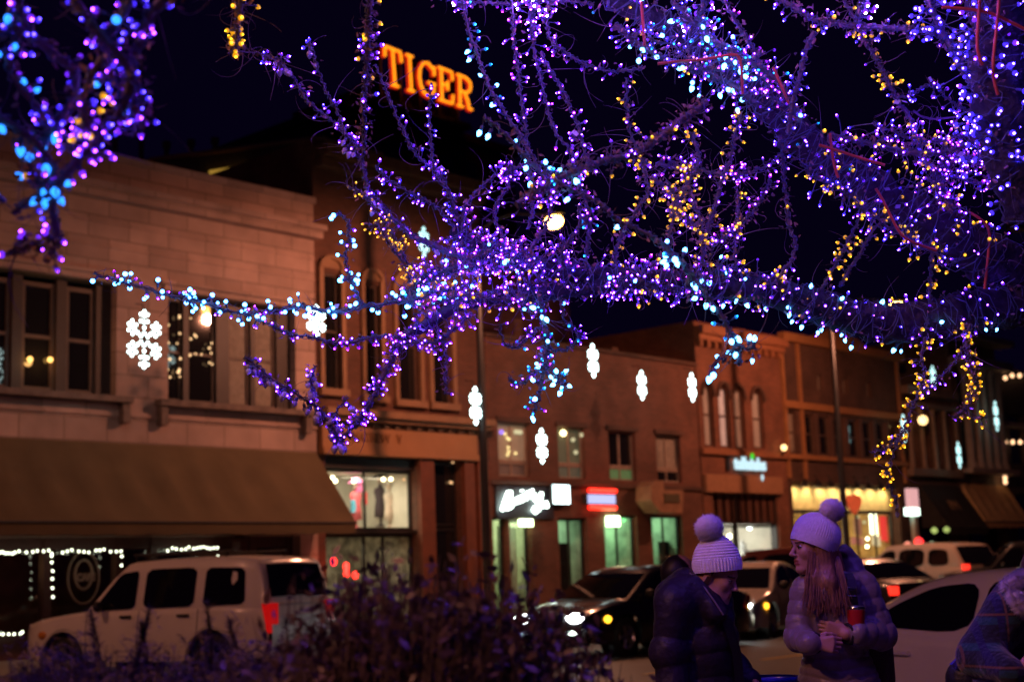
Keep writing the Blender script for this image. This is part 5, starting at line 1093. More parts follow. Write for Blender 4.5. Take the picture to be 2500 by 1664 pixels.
# red tumbler
p = np.array(J(2090, 1508, -.13)); tb = empty('tumbler', tuple(Vector(p)@Matrix.Identity(3)), 0, 'red tumbler with steel rim tucked in the crook of the grey coat arm', 'cup')
tb.location = (Bp.M.T@p)+np.array([Bp.o.x, Bp.o.y, 0]); tb.rotation_euler = (math.radians(-4), math.radians(4), YAW-PI/2)
b = MB(); b.smooth = True; b.lathe([(.0, -.075), (.031, -.073), (.033, -.06), (.0405, .03), (.0405, .034)], n=28); b.build('cup', mat('red enamel', (.42, .012, .015), .35, var=.08, coat=.2), tb, local=True)
b = MB(); b.smooth = True; b.lathe([(.0400, .034), (.0412, .036), (.0416, .046), (.040, .048), (.036, .046)], n=28); b.build('rim', CHROME, tb, local=True)
b = MB(); b.smooth = True; b.lathe([(.038, .046), (.038, .052), (.03, .053), (.012, .053), (.012, .06), (0, .06)], n=24); b.build('lid', mat('clear dark lid', (.08, .09, .1), .15, var=0), tb, local=True)
# ---------------- the bending person at the right edge
C = Person(2500, 5.1, 'person in a blue plaid coat with white fur hood bending at right edge'); J = C.J
hc = J(2570, 1415, .05); hr = rotm(math.radians(-20), math.radians(-45)); pel = J(2480, 1800, .1); neck = J(2530, 1470, .05)
RA = [J(2455, 1500, -.08), J(2390, 1602, -.12), J(2476, 1640, -.30)]; LA = [J(2570, 1500, .15), J(2600, 1620, .1), J(2540, 1650, -.2)]
S4 = SDF(axis(-.45, .45, ((RA[2][0]-.04, RA[2][0]+.16),)), axis(-.6, .5, ((RA[2][1]-.1, RA[2][1]+.08),)), axis(0, hc[2]+.16, ((RA[2][2]-.08, RA[2][2]+.12), (hc[2]-.14, 9)), f=.0042))
T = add_head(S4, hc, hr); S4.cone(T(-.02, 0, -.05), neck, .05, .055, .03); S4.cone(neck, J(2500, 1620, .1), .1, .13, .05); S4.cone(J(2500, 1620, .1), pel, .13, .13, .05)
for ch in (RA, LA): S4.chain(ch, (.05, .042, .03), .03)
add_hand(S4, RA[2]+np.array([.012, -.01, 0]), (1, -.25, .12), (-.1, -.2, 1), (0, .9, -.3), 1, (.25, .45, .3), 1.0, .2)
add_hand(S4, LA[2], (-.3, -.9, 0), (.3, 0, 1), (-1, 0, 0), 1, (.3, .5, .4), 1.0, .2)
for a, f in legs(S4, pel, 0, .09, (.8, -.6)): S4.cone(a, a+np.array([f[0], f[1], -.35])*.12, .036, .03, .02)
V, Fc = S4.mesh(); npmesh('body', V, Fc, [SK1, LIP, BROW], C.t, head_mats(V, Fc, hc, hr)); add_eyes(C.t, T, hr)
m = mat('blue plaid wool', (.010, .014, .028), .95, var=.5, scale=14, bump=.5, bscale=60, sheen=.3); nt = m.node_tree; N_ = nt.nodes; L_ = nt.links; bs = N_['Principled BSDF']; src = bs.inputs['Base Color'].links[0].from_socket
tc = N_.new('ShaderNodeTexCoord'); sep = N_.new('ShaderNodeSeparateXYZ'); L_.new(tc.outputs['Object'], sep.inputs[0]); last = src
for out, k, col, th in ((2, 74, (.012, .06, .085, 1), .60), (0, 80, (.010, .010, .07, 1), .55), (2, 37, (.16, .07, .04, 1), .99), (0, 40, (.14, .07, .05, 1), .99)):
    mm = N_.new('ShaderNodeMath'); mm.operation = 'MULTIPLY'; mm.inputs[1].default_value = k; L_.new(sep.outputs[out], mm.inputs[0]); sn = N_.new('ShaderNodeMath'); sn.operation = 'SINE'; L_.new(mm.outputs[0], sn.inputs[0])
    gt = N_.new('ShaderNodeMath'); gt.operation = 'GREATER_THAN'; gt.inputs[1].default_value = th; L_.new(sn.outputs[0], gt.inputs[0]); mx = N_.new('ShaderNodeMixRGB'); L_.new(gt.outputs[0], mx.inputs[0]); L_.new(last, mx.inputs[1]); mx.inputs[2].default_value = col; last = mx.outputs[0]
L_.new(last, bs.inputs['Base Color']); hem = J(2490, 1830, .1)
prims = [('cone', J(2520, 1490, .05), J(2490, 1600, .08), .13, .165, .06), ('cone', J(2490, 1600, .08), hem, .165, .19, .06), ('cone', J(2465, 1498, -.04), J(2565, 1495, .15), .09, .09, .05), ('cone', RA[0], RA[1], .085, .078, .03), ('cone', RA[1], RA[2]-np.array([.01, 0, 0]), .074, .05, .03), ('cone', LA[0], LA[1], .085, .075, .03), ('cone', LA[1], LA[2], .07, .05, .03), ('cone', J(2480, 1455, .0), J(2540, 1430, .08), .075, .09, .04)]
coat(C, prims, [('cone', neck, hc+np.array([.02, -.04, .0]), .05, .10, .012, '-'), ('cone', ax_(hem, 0, 0, -.28), ax_(hem, 0, 0, .0), .26, .17, .01, '-')], (), m, .5, .002, (-.5, -.6, hem[2]-.02), (.5, .5, hc[2]+.1))
FUR = mat('white fur', (.68, .62, .68), .95, var=.1); b = MB(); rr = random.Random(9); pth = [np.array(J(*q)) for q in ((2458, 1432, -.13), (2480, 1416, -.12), (2502, 1408, -.10), (2530, 1402, -.06), (2474, 1450, -.17), (2490, 1472, -.19), (2506, 1490, -.19))]
for _ in range(5200):
    k = rr.choice((0, 1, 2, 4, 5)); u = rr.random(); p = Vector(pth[k]*(1-u)+pth[k+1]*u); d = Vector((rr.gauss(0, 1), rr.gauss(0, 1), rr.gauss(0, 1))).normalized(); p = p+d*.012; e = p+d*rr.uniform(.015, .036); o = d.orthogonal()*.0011
    b.add([p+o, p-o, e], [(0, 1, 2)])
for k in (0, 1, 2, 4, 5): b.tube([pth[k], pth[k+1]], .02, 8)
b.build('fur_trim', FUR, C.t, local=True); clothes_low(C, pel, (.8, -.6))
b = MB(); b.smooth = True; b.ball(hc+np.array([-.01, 0, .03]), .098, 20, (1.05, .9, 1.05)); b.build('hair', mat('dark brown hair', (.06, .03, .018)), C.t, local=True)
def prop(name, px, py, dep, label, cat):
    p = at(px, py, dep); return empty(name, p, YAW-PI/2, label, cat)
t = prop('gift_bag', 2345, 1600, 5.2, 'folded blue paper bag corner beside the plaid coat', 'bag'); b = MB()
b.add([(-.035, 0, -.03), (.04, 0, .03), (.05, .0, -.05), (-.035, .03, -.03), (.04, .03, .03), (.05, .03, -.05)], [(0, 2, 1), (3, 4, 5), (0, 1, 4, 3), (1, 2, 5, 4), (2, 0, 3, 5)]); b.build('paper', mat('blue paper', (.04, .03, .35), .6), t, local=True)
t = prop('backpack', 2375, 1690, 5.25, 'black backpack below the blue paper bag at right', 'bag'); Sb = SDF(axis(-.2, .2, (), .01), axis(-.2, .2, (), .01), axis(-.3, .25, (), .01)); Sb.cone((-.02, 0, .05), (0, 0, -.15), .075, .09, .03); Sb.cone((.06, 0, .03), (.05, 0, -.15), .07, .08, .03); Sb.ell((.02, -.09, -.1), (.09, .05, .08)); V, Fc = Sb.mesh(); npmesh('sack', V, Fc, [mat('black nylon bag', (.012, .012, .014), .5, bump=.3)], t)
b = MB(); b.tube([(-.02, -.02, .1), (0, -.03, .16), (.04, -.03, .16), (.06, -.02, .1)], .01, 6); b.build('handle', IRON, t, local=True)
# ---------------- the dark-haired passer-by half hidden behind the dark coat
D_ = Person(1672, 9.3, 'dark-haired person half hidden behind the dark puffer coat', 'people under the lit tree'); J = D_.J; hc = J(1662, 1399, 0); hr = rotm(math.radians(20)); pel = J(1672, 1560, 0); neck = J(1666, 1428, 0)
S5 = SDF(axis(-.35, .35, ((hc[0]-.12, hc[0]+.13),), f=.006), axis(-.35, .35, (), .008), axis(0, hc[2]+.15, ((hc[2]-.15, 9),), f=.006)); T = add_head(S5, hc, hr); S5.cone(T(-.02, 0, -.05), neck, .05, .055, .03); S5.cone(neck, pel, .1, .13, .05); AR = [[J(1640, 1450, -.1), J(1635, 1520, -.1), J(1650, 1580, -.15)], [J(1690, 1450, .1), J(1695, 1520, .1), J(1700, 1580, .0)]]
for ch in AR: S5.chain(ch, (.05, .042, .03), .03); add_hand(S5, ch[2], (0, -.1, -1), (1, 0, 0), (.3, 1, 0))
for a, f in legs(S5, pel, 0, .09, (.9, .3)): S5.cone(a, a+np.array([f[0], f[1], -.35])*.12, .036, .03, .02)
V, Fc = S5.mesh(); npmesh('body', V, Fc, [SK1, LIP, BROW], D_.t, head_mats(V, Fc, hc, hr)); add_eyes(D_.t, T, hr)
Sh = SDF(axis(-.3, .3, (), .008), axis(-.3, .3, (), .008), axis(1.2, hc[2]+.15, (), .008)); Sh.ell(hc+np.array([-.025, 0, .025]), (.098, .086, .098)); Sh.cone(hc+np.array([-.06, 0, .0]), hc+np.array([-.08, 0, -.13]), .07, .05, .03); Sh.ell(T(.085, 0, -.03), (.075, .09, .085), hr, .01, '-'); V, Fc = Sh.mesh(); npmesh('hair', V, Fc, [mat('black hair', (.012, .008, .010), .5)], D_.t)
coat(D_, [('cone', neck, J(1670, 1500), .12, .16, .05), ('cone', J(1670, 1500), J(1670, 1640), .16, .17, .05)]+[('cone', c[i], c[i+1], .075, .07, .03) for c in AR for i in (0, 1)], [('cone', neck, hc, .06, .09, .01, '-')], (), mat('dark wool coat', (.025, .02, .025), .9), .4, .003, (-.4, -.4, .5), (.4, .4, hc[2]), res=.011); clothes_low(D_, pel, (.9, .3))
# ---------------- blue litter bin
p = at(1880, 1652, 6.95); lb_ = empty('litter_bin', (p.x, p.y, 0), 0, 'bright blue slatted litter bin between the two women', 'bin'); H = p.z; BL = mat('blue bin enamel', (.015, .02, .42), .3, var=.1, coat=.4); b = MB(); b.smooth = True
b.lathe([(.135, H-.025), (.150, H-.012), (.150, H), (.136, H+.004)], n=32); b.build('rim', BL, lb_, local=True)
for k in range(20):
    a = 2*PI*k/20; b = MB(); c, s_ = math.cos(a), math.sin(a)
    P_ = [[Vector((c*r-s_*w, s_*r+c*w, z)) for w in (-.011, .011)] for r, z in ((.138, H-.02), (.118, H-.12), (.108, H-.3), (.108, .12))]; b.grid(P_); b.grid([[q-Vector((c, s_, 0))*.005 for q in r][::-1] for r in P_]); b.build('slat', BL, lb_, local=True)
b = MB(); b.smooth = True; b.lathe([(0, .05), (.11, .05), (.11, .14), (.10, .14)], n=24); b.build('base', BL, lb_, local=True); b = MB(); b.lathe([(0, .15), (.10, .15), (.10, H-.15), (0, H-.15)], n=20); b.build('liner', PLAST, lb_, local=True)
# ================================================================== the lit tree
BARK = mat('rough bark', (.045, .036, .036), .95, var=.6, scale=16, bump=1.0, bscale=30)
TWIGM = mat('thin twig bark', (.15, .11, .11), .85, var=.3, scale=20, bump=.4)
LEAFM = mat('dry leaves', (.30, .17, .13), .8, var=.45, scale=25)
WIRE = mat('green light wire', (.09, .11, .14), .45, var=.1)
SOCK = mat('lamp socket', (.09, .10, .18), .4, var=0)
TAGM = mat('white wire tag', (.6, .55, .6), .6, var=.05)
E_ = {'p': emat('violet led', (.095, .020, 1), 170), 'm': emat('magenta violet led', (.36, .02, 1), 90), 'u': emat('deep blue violet led', (.045, .022, 1), 110), 'b': emat('azure ball led', (.05, .28, 1), 20), 'w': emat('ice white lamp', (.10, .42, 1), 11), 'o': emat('added bough lamp', (.25, .08, 1), 1000), 'y': emat('yellow led', (1, .52, .02), 6), 't': emat('teal led', (.012, .26, 1), 24), 'r': emat('red led', (1, .01, .06), 3)}  # extra strong 'o' leds serve the added boughs that light the people
G_ = {'o': emat('violet cap', (.16, .018, 1), 1.7), 'p': emat('violet cap', (.115, .018, 1), 1.7), 'm': emat('magenta cap', (.36, .012, 1), 1.4), 'u': emat('blue cap', (.05, .02, 1), 2), 'y': emat('amber cap', (1, .40, .004), .9), 't': emat('teal cap', (.004, .25, 1), 1.1), 'r': emat('red cap', (.8, .01, .05), .8)}
CLEARM = mat('unlit clear lamp', (.62, .54, .62), .12, var=.1, coat=.8, bump=.6, bscale=240)
def bulbmesh(k, far=True):
    b = MB(); b.smooth = True
    if k == 'w': s, r, l, sl, sr = 1, .0092, .024, .018, .006
    elif k == 'b': s, r, l, sl, sr = 0, .0086, .016, .018, .0045
    elif k == 'c': s, r, l, sl, sr = 1, .0135, .034, .016, .007
    elif k == 'y': s, r, l, sl, sr = 0, .0050, .011, .015, .0034
    else: s, r, l, sl, sr = 0, .0043, .0086, .016, .0032
    n = 7 if k not in 'wbc' else 8
    b.lathe([(0, -.002), (sr, 0), (sr*1.1, sl*.9), (sr*.9, sl)], n=n); b.mi = 1
    if s: b.lathe([(sr*.8, sl), (r*.9, sl+l*.22), (r, sl+l*.38), (r*.72, sl+l*.7), (r*.25, sl+l*.95), (0, sl+l)], n=n)
    elif k == 'b': b.lathe([(sr*.8, sl), (r*.95, sl+l*.3), (r, sl+l*.55), (r*.65, sl+l*.88), (0, sl+l)], n=n)
    else:
        b.lathe([(sr*.8, sl-.003), (r*1.45, sl+l*.05), (r*1.6, sl+l*.35), (r*1.25, sl+l*.75)], n=n); b.mi = 2
        b.lathe([(r*.66, sl+l*.86), (r*.66, sl+l*1.05), (r*.35, sl+l*1.2), (0, sl+l*1.24)], n=n); b.mi = 1; b.lathe([(r*1.25, sl+l*.75), (r*.66, sl+l*.87)], n=n); return b.mesh('bulb', [SOCK, G_[k], E_[k] if far else N_[k]])
    return b.mesh('bulb', [SOCK, CLEARM if k == 'c' else E_[k] if far else N_[k]])
N_ = {'p': emat('near violet led', (.22, .03, 1), 45), 'm': emat('near magenta led', (.5, .03, 1), 16), 'u': emat('near blue led', (.07, .04, 1), 24), 'w': emat('near blue white lamp', (.02, .22, 1), 3), 'y': emat('near yellow led', (1, .5, .02), 3)}
BM = {k: bulbmesh(k) for k in 'pmubwytrco'}; BN = {k: bulbmesh(k, False) for k in 'pmuwy'}
def cat(P, step=.035):                # Catmull-Rom through points (Vector, radius)
    out = []
    for i in range(len(P)-1):
        a, b, c, d = P[max(0, i-1)], P[i], P[i+1], P[min(len(P)-1, i+2)]; n = max(2, int((c[0]-b[0]).length/step))
        for j in range(n):
            t = j/n; q = .5*((2*b[0])+(c[0]-a[0])*t+(2*a[0]-5*b[0]+4*c[0]-d[0])*t*t+(3*b[0]-a[0]-3*c[0]+d[0])*t**3); out.append((q, b[1]+(c[1]-b[1])*t))
    out.append(P[-1]); return out
TREE = empty('lit_tree', at(2740, 1500, 6.9)*1, 0, 'bare tree wrapped in purple blue and yellow lights, its trunk out of frame at right', 'tree')
TREE.location = (TREE.location.x, TREE.location.y, 0)
TREE2 = empty('lit_tree', at(-330, 1500, 3.3)*1, 0, 'blurred near branches with violet and blue lights hanging at upper left', 'tree')
TREE2.location = (TREE2.location.x, TREE2.location.y, 0)
LEAVES = {0: MB(), 1: MB()}; TWIGS = {0: MB(), 1: MB()}
rt = random.Random(21)
def rvec(): return Vector((rt.gauss(0, 1), rt.gauss(0, 1), rt.gauss(0, 1))).normalized()
def leaf(b, p, s):
    d = rvec(); o = d.orthogonal().normalized(); o.rotate(Matrix.Rotation(rt.random()*6.28, 3, d)); c = d.cross(o)*.18*s
    b.add([p, p+d*s*.35+o*s*.26+c, p+d*s*.8+o*s*.16, p+d*s, p+d*s*.8-o*s*.16, p+d*s*.35-o*s*.26+c], [(0, 1, 2), (0, 2, 3), (0, 3, 4), (0, 4, 5)])
def tendril(b, p, d, L, r, curl=1.0):
    pts = [p]; q = p.copy(); d = d.copy(); ax = rvec(); n = 8
    for i in range(n):
        d = (d+ax.cross(d)*.22*curl+rvec()*.10*curl).normalized(); q = q+d*L/n; pts.append(q)
    b.tube(pts, [r*(1-.75*i/n) for i in range(n+1)], 4, cap=False)
NB = [0]
def branch(px, d0, d1, r0, r1, label=None, n=0, mix='p', leaf_n=0, twig_n=0, tree=0, spread=.022, turns=26, bark=None, noise=.012, hang=0, own=True, sizes=(.012, .024), name='branch', tag_n=0, wires=2, bs=1.0):
    T = TREE if tree == 0 else TREE2; k = len(px)
    if r0 < .03: r0, r1 = r0*.56, r1*.56
    P = [(at(x, y, d0+(d1-d0)*i/(k-1)), r0+(r1-r0)*(i/(k-1))) for i, (x, y) in enumerate(px)]
    C_ = cat(P); C_ = [(q+rvec()*noise*min(1, .3+6*r*0) if 0 < i < len(C_)-1 else q, r*(1+.22*(rt.random()-.5))) for i, (q, r) in enumerate(C_)]
    if own:
        b = MB(); b.smooth = True; b.tube([q for q, _ in C_], [r for _, r in C_], 14 if r0 > .03 else 6, jit=.20, rnd=rt); b.build(name, BARK if r0 > .02 else TWIGM, T)
    L = [0]
    for (a, _), (b_, _) in zip(C_, C_[1:]): L.append(L[-1]+(b_-a).length)
    def samp(t):
        s = t*L[-1]; i = max(0, min(len(L)-2, int(np.searchsorted(L, s))-1)); u = (s-L[i])/max(1e-6, L[i+1]-L[i]); q = C_[i][0].lerp(C_[i+1][0], u); return q, C_[i][1], (C_[i+1][0]-C_[i][0]).normalized()
    for _ in range(leaf_n):
        q, r, d = samp(rt.random()); o = rvec(); o = (o-d*o.dot(d)).normalized(); leaf(LEAVES[tree], q+o*(r+rt.random()*.03), rt.uniform(*sizes)*1.25)
    for _ in range(twig_n):
        q, r, d = samp(rt.random()); o = rvec(); o = (o-d*o.dot(d)*.6).normalized(); tendril(TWIGS[tree], q+o*r*.6, (o+d*.5).normalized(), rt.choice((.03, .05, .08, .12, .2)), rt.uniform(.0009, .0024), rt.choice((.5, 1, 2.2)))
    if not label: return
    st = empty('light_string', C_[0][0], 0, label, 'light string', 'light strings wound on the trees')
    w = MB(); tn = max(2, int(L[-1]*turns))
    for s_ in range(wires):
        pts = []; N_ = int(min(700, max(12, tn*7)))
        for i in range(N_+1):
            q, r, d = samp(i/N_); o = d.orthogonal().normalized(); c = d.cross(o); a = 2*PI*tn*i/N_*(1 if s_ % 2 else -.8)+s_*1.3; rr_ = r*1.03+.002+.004*abs(math.sin(i*1.7+s_))
            pts.append(q+o*rr_*math.cos(a)+c*rr_*math.sin(a))
        w.tube(pts, .0025, 4, cap=False)
    bl = []
    cl = [rt.random() for _ in range(max(2, n//9))]
    for i in range(n):
        t = (i+rt.random())/n if rt.random() < .55 else min(.99, max(.003, rt.choice(cl)+rt.gauss(0, .018))); q, r, d = samp(min(.999, t)); o = rvec(); o = (o-d*o.dot(d)*.5).normalized(); kk = rt.choice(mix)
        if kk in 'wc' and rt.random() < .5+.5*(kk == 'c'): o = (o*.5+Vector((0, 0, -1))).normalized()
        base = q+o*(r*.95+rt.random()*spread); w.tube([q+o*r*.8, base+rvec()*.003, base], .0016, 4, cap=False)
        bl.append((base, o, kk))
    w.build('wire', WIRE, st)
    for base, o, kk in bl:
        e = bpy.data.objects.new('bulb', (BM if tree == 0 else BN)[kk]); COL.objects.link(e); e.parent = st; e.location = base-st.location; e.rotation_euler = (o+rvec()*.35).to_track_quat('Z', 'Y').to_euler(); s_ = rt.choice((.78, .88, .95, 1, 1.05, 1.2))*bs; e.scale = (s_, s_, s_); NB[0] += 1
    for _ in range(tag_n):
        q, r, d = samp(rt.random()); o = rvec(); b = MB(); x = rvec()*.011; y = x.orthogonal().normalized()*.016; c = q+o*(r+.02); m_ = x.cross(y).normalized()*.0006
        b.add([c-x-y, c+x-y, c+x+y, c-x+y, c-x-y+m_, c+x-y+m_, c+x+y+m_, c-x+y+m_], [(0, 1, 2, 3), (7, 6, 5, 4), (0, 4, 5, 1), (1, 5, 6, 2), (2, 6, 7, 3), (3, 7, 4, 0)]); b.build('tag', TAGM, st)
U = lambda L: [(x*1.0611, y*1.0611) for x, y in L]      # traced on the 2356 px wide view
PU = 'ppppppmuuu'; PY = 'pppppmyyy'; YY = 'yyyyyyp'; 
# trunk and the two great limbs
b = MB(); b.smooth = True; tp = at(2700, 830, 6.8); b.tube([TREE.location, Vector((TREE.location.x, TREE.location.y, .5)).lerp(tp, .1), Vector((TREE.location.x, TREE.location.y, 1.2)).lerp(tp, .4), tp, at(2720, 500, 6.7), at(2680, 100, 6.6)], [.26, .21, .19, .18, .15, .12], 14, jit=.08); b.build('trunk', BARK, TREE)
LA_ = U([(2545, 780), (2480, 690), (2360, 695), (2250, 712), (2150, 735), (2050, 742), (1950, 728), (1850, 692), (1750, 665), (1640, 652)])
branch(LA_, 6.8, 6.4, .125, .056, 'ice white and violet string on the thick limb at right', 98, 'wwpppppuuy', 60, 40, tag_n=4, spread=.03, turns=9, name='limb', wires=3)
branch(LA_[2:], 6.62, 6.32, .075, .07, 'second violet string low round the thick right limb', 84, 'pppppwyu', 50, 30, own=False, turns=9, spread=.035)
LB = U([(1660, 652), (1560, 648), (1450, 642), (1350, 632), (1240, 610), (1150, 585), (1080, 555), (1040, 530)])
branch(LB, 6.4, 6.15, .054, .026, 'dense violet string on the middle limb left of the hanging ice white twig', 99, PU, 170, 70, name='limb', spread=.05, turns=10, tag_n=5, wires=3)
branch(LB, 6.3, 6.05, .07, .05, 'second dense violet string wrapping the same middle limb underneath', 99, 'pppppppmmb', 120, 30, own=False, spread=.06, turns=8)
LC = U([(1480, 645), (1380, 660), (1280, 672), (1180, 680), (1100, 690), (1030, 715), (975, 750), (930, 775)])
branch(LC, 6.3, 6.1, .036, .022, 'violet string along the lower left fork of the limb', 99, 'ppppppmpyb', 190, 60, name='limb', spread=.06, turns=12, tag_n=3)
branch(U([(1210, 600), (1130, 600), (1060, 610), (1000, 630), (960, 660), (930, 690)]), 6.25, 6.1, .03, .02, 'violet and blue string through the tangle above the lower fork', 90, 'ppppmmpybp', 160, 60, spread=.085, turns=14)
branch(U([(930, 775), (905, 820), (880, 870), (855, 915), (830, 960), (805, 990), (778, 1022)]), 6.1, 6.05, .024, .016, 'violet string down the thick hanging end below the tan cornice', 62, 'pppppm', 30, 16, spread=.026, turns=24, tag_n=2)
branch(U([(785, 1015), (755, 970), (730, 935), (700, 918), (665, 895), (630, 880), (600, 850), (562, 820)]), 6.05, 6.0, .013, .007, 'string of unlit clear lamps and small violet lights on the lowest left twig', 62, 'ppccpc', 26, 14, spread=.02, bs=1.0)
branch(U([(715, 930), (722, 900), (715, 870), (725, 840)]), 6.05, 6.0, .008, .004, 'short upright spur with clear lamps over the lowest left twig', 16, 'ppcc', 10, 4)
branch(U([(760, 965), (775, 945), (800, 912)]), 6.05, 6.0, .007, .004, 'tiny spur with one clear lamp right of the clear lamp twig', 6, 'pc', 3, 2)
branch(U([(960, 680), (900, 695), (840, 705), (790, 715), (735, 712), (690, 702), (640, 715), (570, 722), (510, 710), (460, 692), (400, 682), (330, 662), (270, 645), (216, 628)]), 6.1, 5.95, .017, .006, 'azure ball string on the long twig reaching to the far left', 92, 'bbbbbbpmm', 40, 22, spread=.022, turns=16, tag_n=2)
branch(U([(835, 705), (812, 660), (796, 600), (803, 545), (800, 510), (778, 487)]), 6.05, 6.0, .010, .005, 'azure ball string on the upright twig beside the tan cornice', 26, 'bbbbbbp', 6, 5, spread=.018)
branch(U([(1080, 660), (1010, 668), (950, 690), (890, 695)]), 6.05, 6.0, .012, .010, 'few azure balls among violet lights where the left twig leaves the limb', 22, 'bbbtp', 20, 6, spread=.04)
branch(U([(930, 778), (880, 772), (835, 778), (790, 792), (745, 782), (700, 773), (665, 768), (625, 748), (585, 733)]), 6.1, 6.0, .012, .004, 'sparse violet string on the thin twig below the azure one', 44, 'pppm', 22, 12, spread=.02)
branch(U([(1085, 720), (1040, 760), (1000, 785), (950, 790), (900, 800)]), 6.15, 6.05, .013, .010, 'violet string on the curling twig above the shop windows', 48, 'pppmp', 40, 18, spread=.03)
branch(U([(1020, 790), (1028, 830), (1022, 870), (1026, 905)]), 6.1, 6.1, .006, .003, 'few violet lights on the dangling dry twig', 5, 'pp', 26, 10)
# upper left fan
branch([(1180, 640), (1100, 618), (1040, 590), (1006, 574), (968, 543), (937, 509), (903, 470), (891, 421), (868, 367), (842, 325), (796, 283), (746, 241), (700, 164), (672, 142), (640, 134)], 6.2, 5.9, .024, .005, 'violet and clear lamp string on the long left branch rising past the parapet', 78, 'ppppppccu', 70, 34, spread=.02, tag_n=2)
branch([(842, 322), (822, 270), (807, 245), (788, 199), (773, 153), (757, 108)], 5.95, 5.9, .008, .003, 'clear lamps and violet lights on the upright twig at its left tip', 16, 'ppcu', 10, 6)
branch([(1140, 600), (1120, 540), (1100, 480), (1067, 413), (1037, 398), (1006, 363), (979, 306), (952, 245), (930, 191), (913, 158)], 6.2, 6.0, .016, .004, 'violet string on the branch rising to the left of the TIGER letters', 38, 'ppppuu', 26, 16, tag_n=2)
branch([(1085, 450), (1060, 421), (1052, 344), (1048, 268), (1056, 203)], 6.1, 6.0, .009, .004, 'violet string on the thin upright twig crossing the TIGER letters', 15, 'ppu', 10, 8)
branch([(1110, 560), (1060, 500), (1000, 470), (950, 440), (915, 405)], 6.1, 6.0, .010, .004, 'violet string on the short branch below the roof edge', 24, 'ppu', 14, 10)
branch([(1000, 660), (975, 600), (950, 560), (915, 510), (880, 470), (845, 455)], 6.0, 5.9, .010, .003, 'tiny yellow string on the thin left twig', 40, 'yyyyyyyp', 26, 14, spread=.035, bs=.72)
branch([(1000, 690), (985, 640), (960, 610), (930, 560), (900, 545)], 6.0, 5.9, .009, .003, 'second tiny yellow string among the left twigs', 40, 'yyyyyp', 26, 14, spread=.05, bs=.72)
branch([(905, -40), (900, 40), (897, 130), (893, 200), (887, 250), (889, 330), (884, 395)], 4.9, 5.5, .018, .006, 'yellow and violet string on the blurred shaggy twig left of the TIGER letters', 22, 'ypup', 120, 40, noise=.006)
branch([(596, -40), (585, 30), (578, 80), (570, 130)], 4.8, 4.9, .022, .008, 'cluster of yellow lights on the twig end at top left of centre', 26, 'yyyyyyyyy', 30, 26, spread=.05, noise=.006, bs=1.15)
branch([(690, 160), (640, 132), (590, 125), (555, 130)], 5.6, 5.0, .005, .003, None, 0, 'p', 8, 26)
branch([(1128, -30), (1140, 57), (1159, 115), (1178, 172), (1205, 230), (1228, 268), (1255, 306), (1290, 360), (1320, 420), (1345, 480)], 6.1, 6.1, .011, .012, 'ice white and blue string right of the TIGER letters', 30, 'wtuut', 20, 14)
branch([(1180, 285), (1209, 306), (1255, 352), (1300, 402), (1350, 436), (1408, 470), (1465, 497), (1505, 537), (1547, 553), (1621, 595), (1669, 648), (1711, 701), (1743, 744), (1764, 776), (1790, 822), (1806, 860), (1800, 890)], 5.0, 4.9, .010, .013, 'big ice white lamps on the blurred near branch slanting to the hanging tip', 34, 'wwwwt', 60, 40, spread=.03, noise=.007)
branch([(1800, 850), (1770, 870), (1735, 895)], 4.9, 4.85, .007, .003, 'ice white lamps on the left spur of the hanging tip', 4, 'w', 6, 8); branch([(1802, 845), (1820, 850), (1845, 848)], 4.9, 4.9, .006, .003, 'ice white lamps on the right spur of the hanging tip', 3, 'w', 6, 8)
for k, (L_, lb, n_) in enumerate((([(1250, -20), (1255, 115), (1266, 184), (1274, 249), (1281, 306), (1289, 363), (1290, 420), (1300, 500), (1290, 560)], 'violet string on the straight hanging twig just right of centre top', 36), ([(1297, -20), (1300, 96), (1316, 172), (1331, 237), (1346, 295), (1366, 337), (1400, 380), (1405, 450)], 'violet string on the twin hanging twig at centre top', 38), ([(1343, -20), (1335, 69), (1358, 111), (1408, 145), (1446, 165), (1500, 176), (1570, 165)], 'violet string on the sagging twig at the top', 30), ([(1320, 126), (1350, 184), (1381, 237), (1408, 298), (1423, 356), (1440, 420)], 'violet string on the twig slanting to the warm street lamp', 26), ([(1040, -10), (1150, 5), (1250, 8), (1350, 2), (1450, 12)], 'violet string along the very top edge', 26))):
    branch(L_, 6.1+.1*(k % 2), 6.2, .010, .009, lb, n_, 'ppppm', 24, 16, spread=.03, tag_n=k % 2)
branch([(1260, 500), (1340, 450), (1400, 420), (1480, 392), (1560, 368), (1615, 331), (1670, 289), (1725, 250)], 4.9, 5.3, .02, .022, 'blurred violet string on the leafy near limb over the street lamp', 60, 'ppppppy', 260, 50, spread=.05, noise=.006)
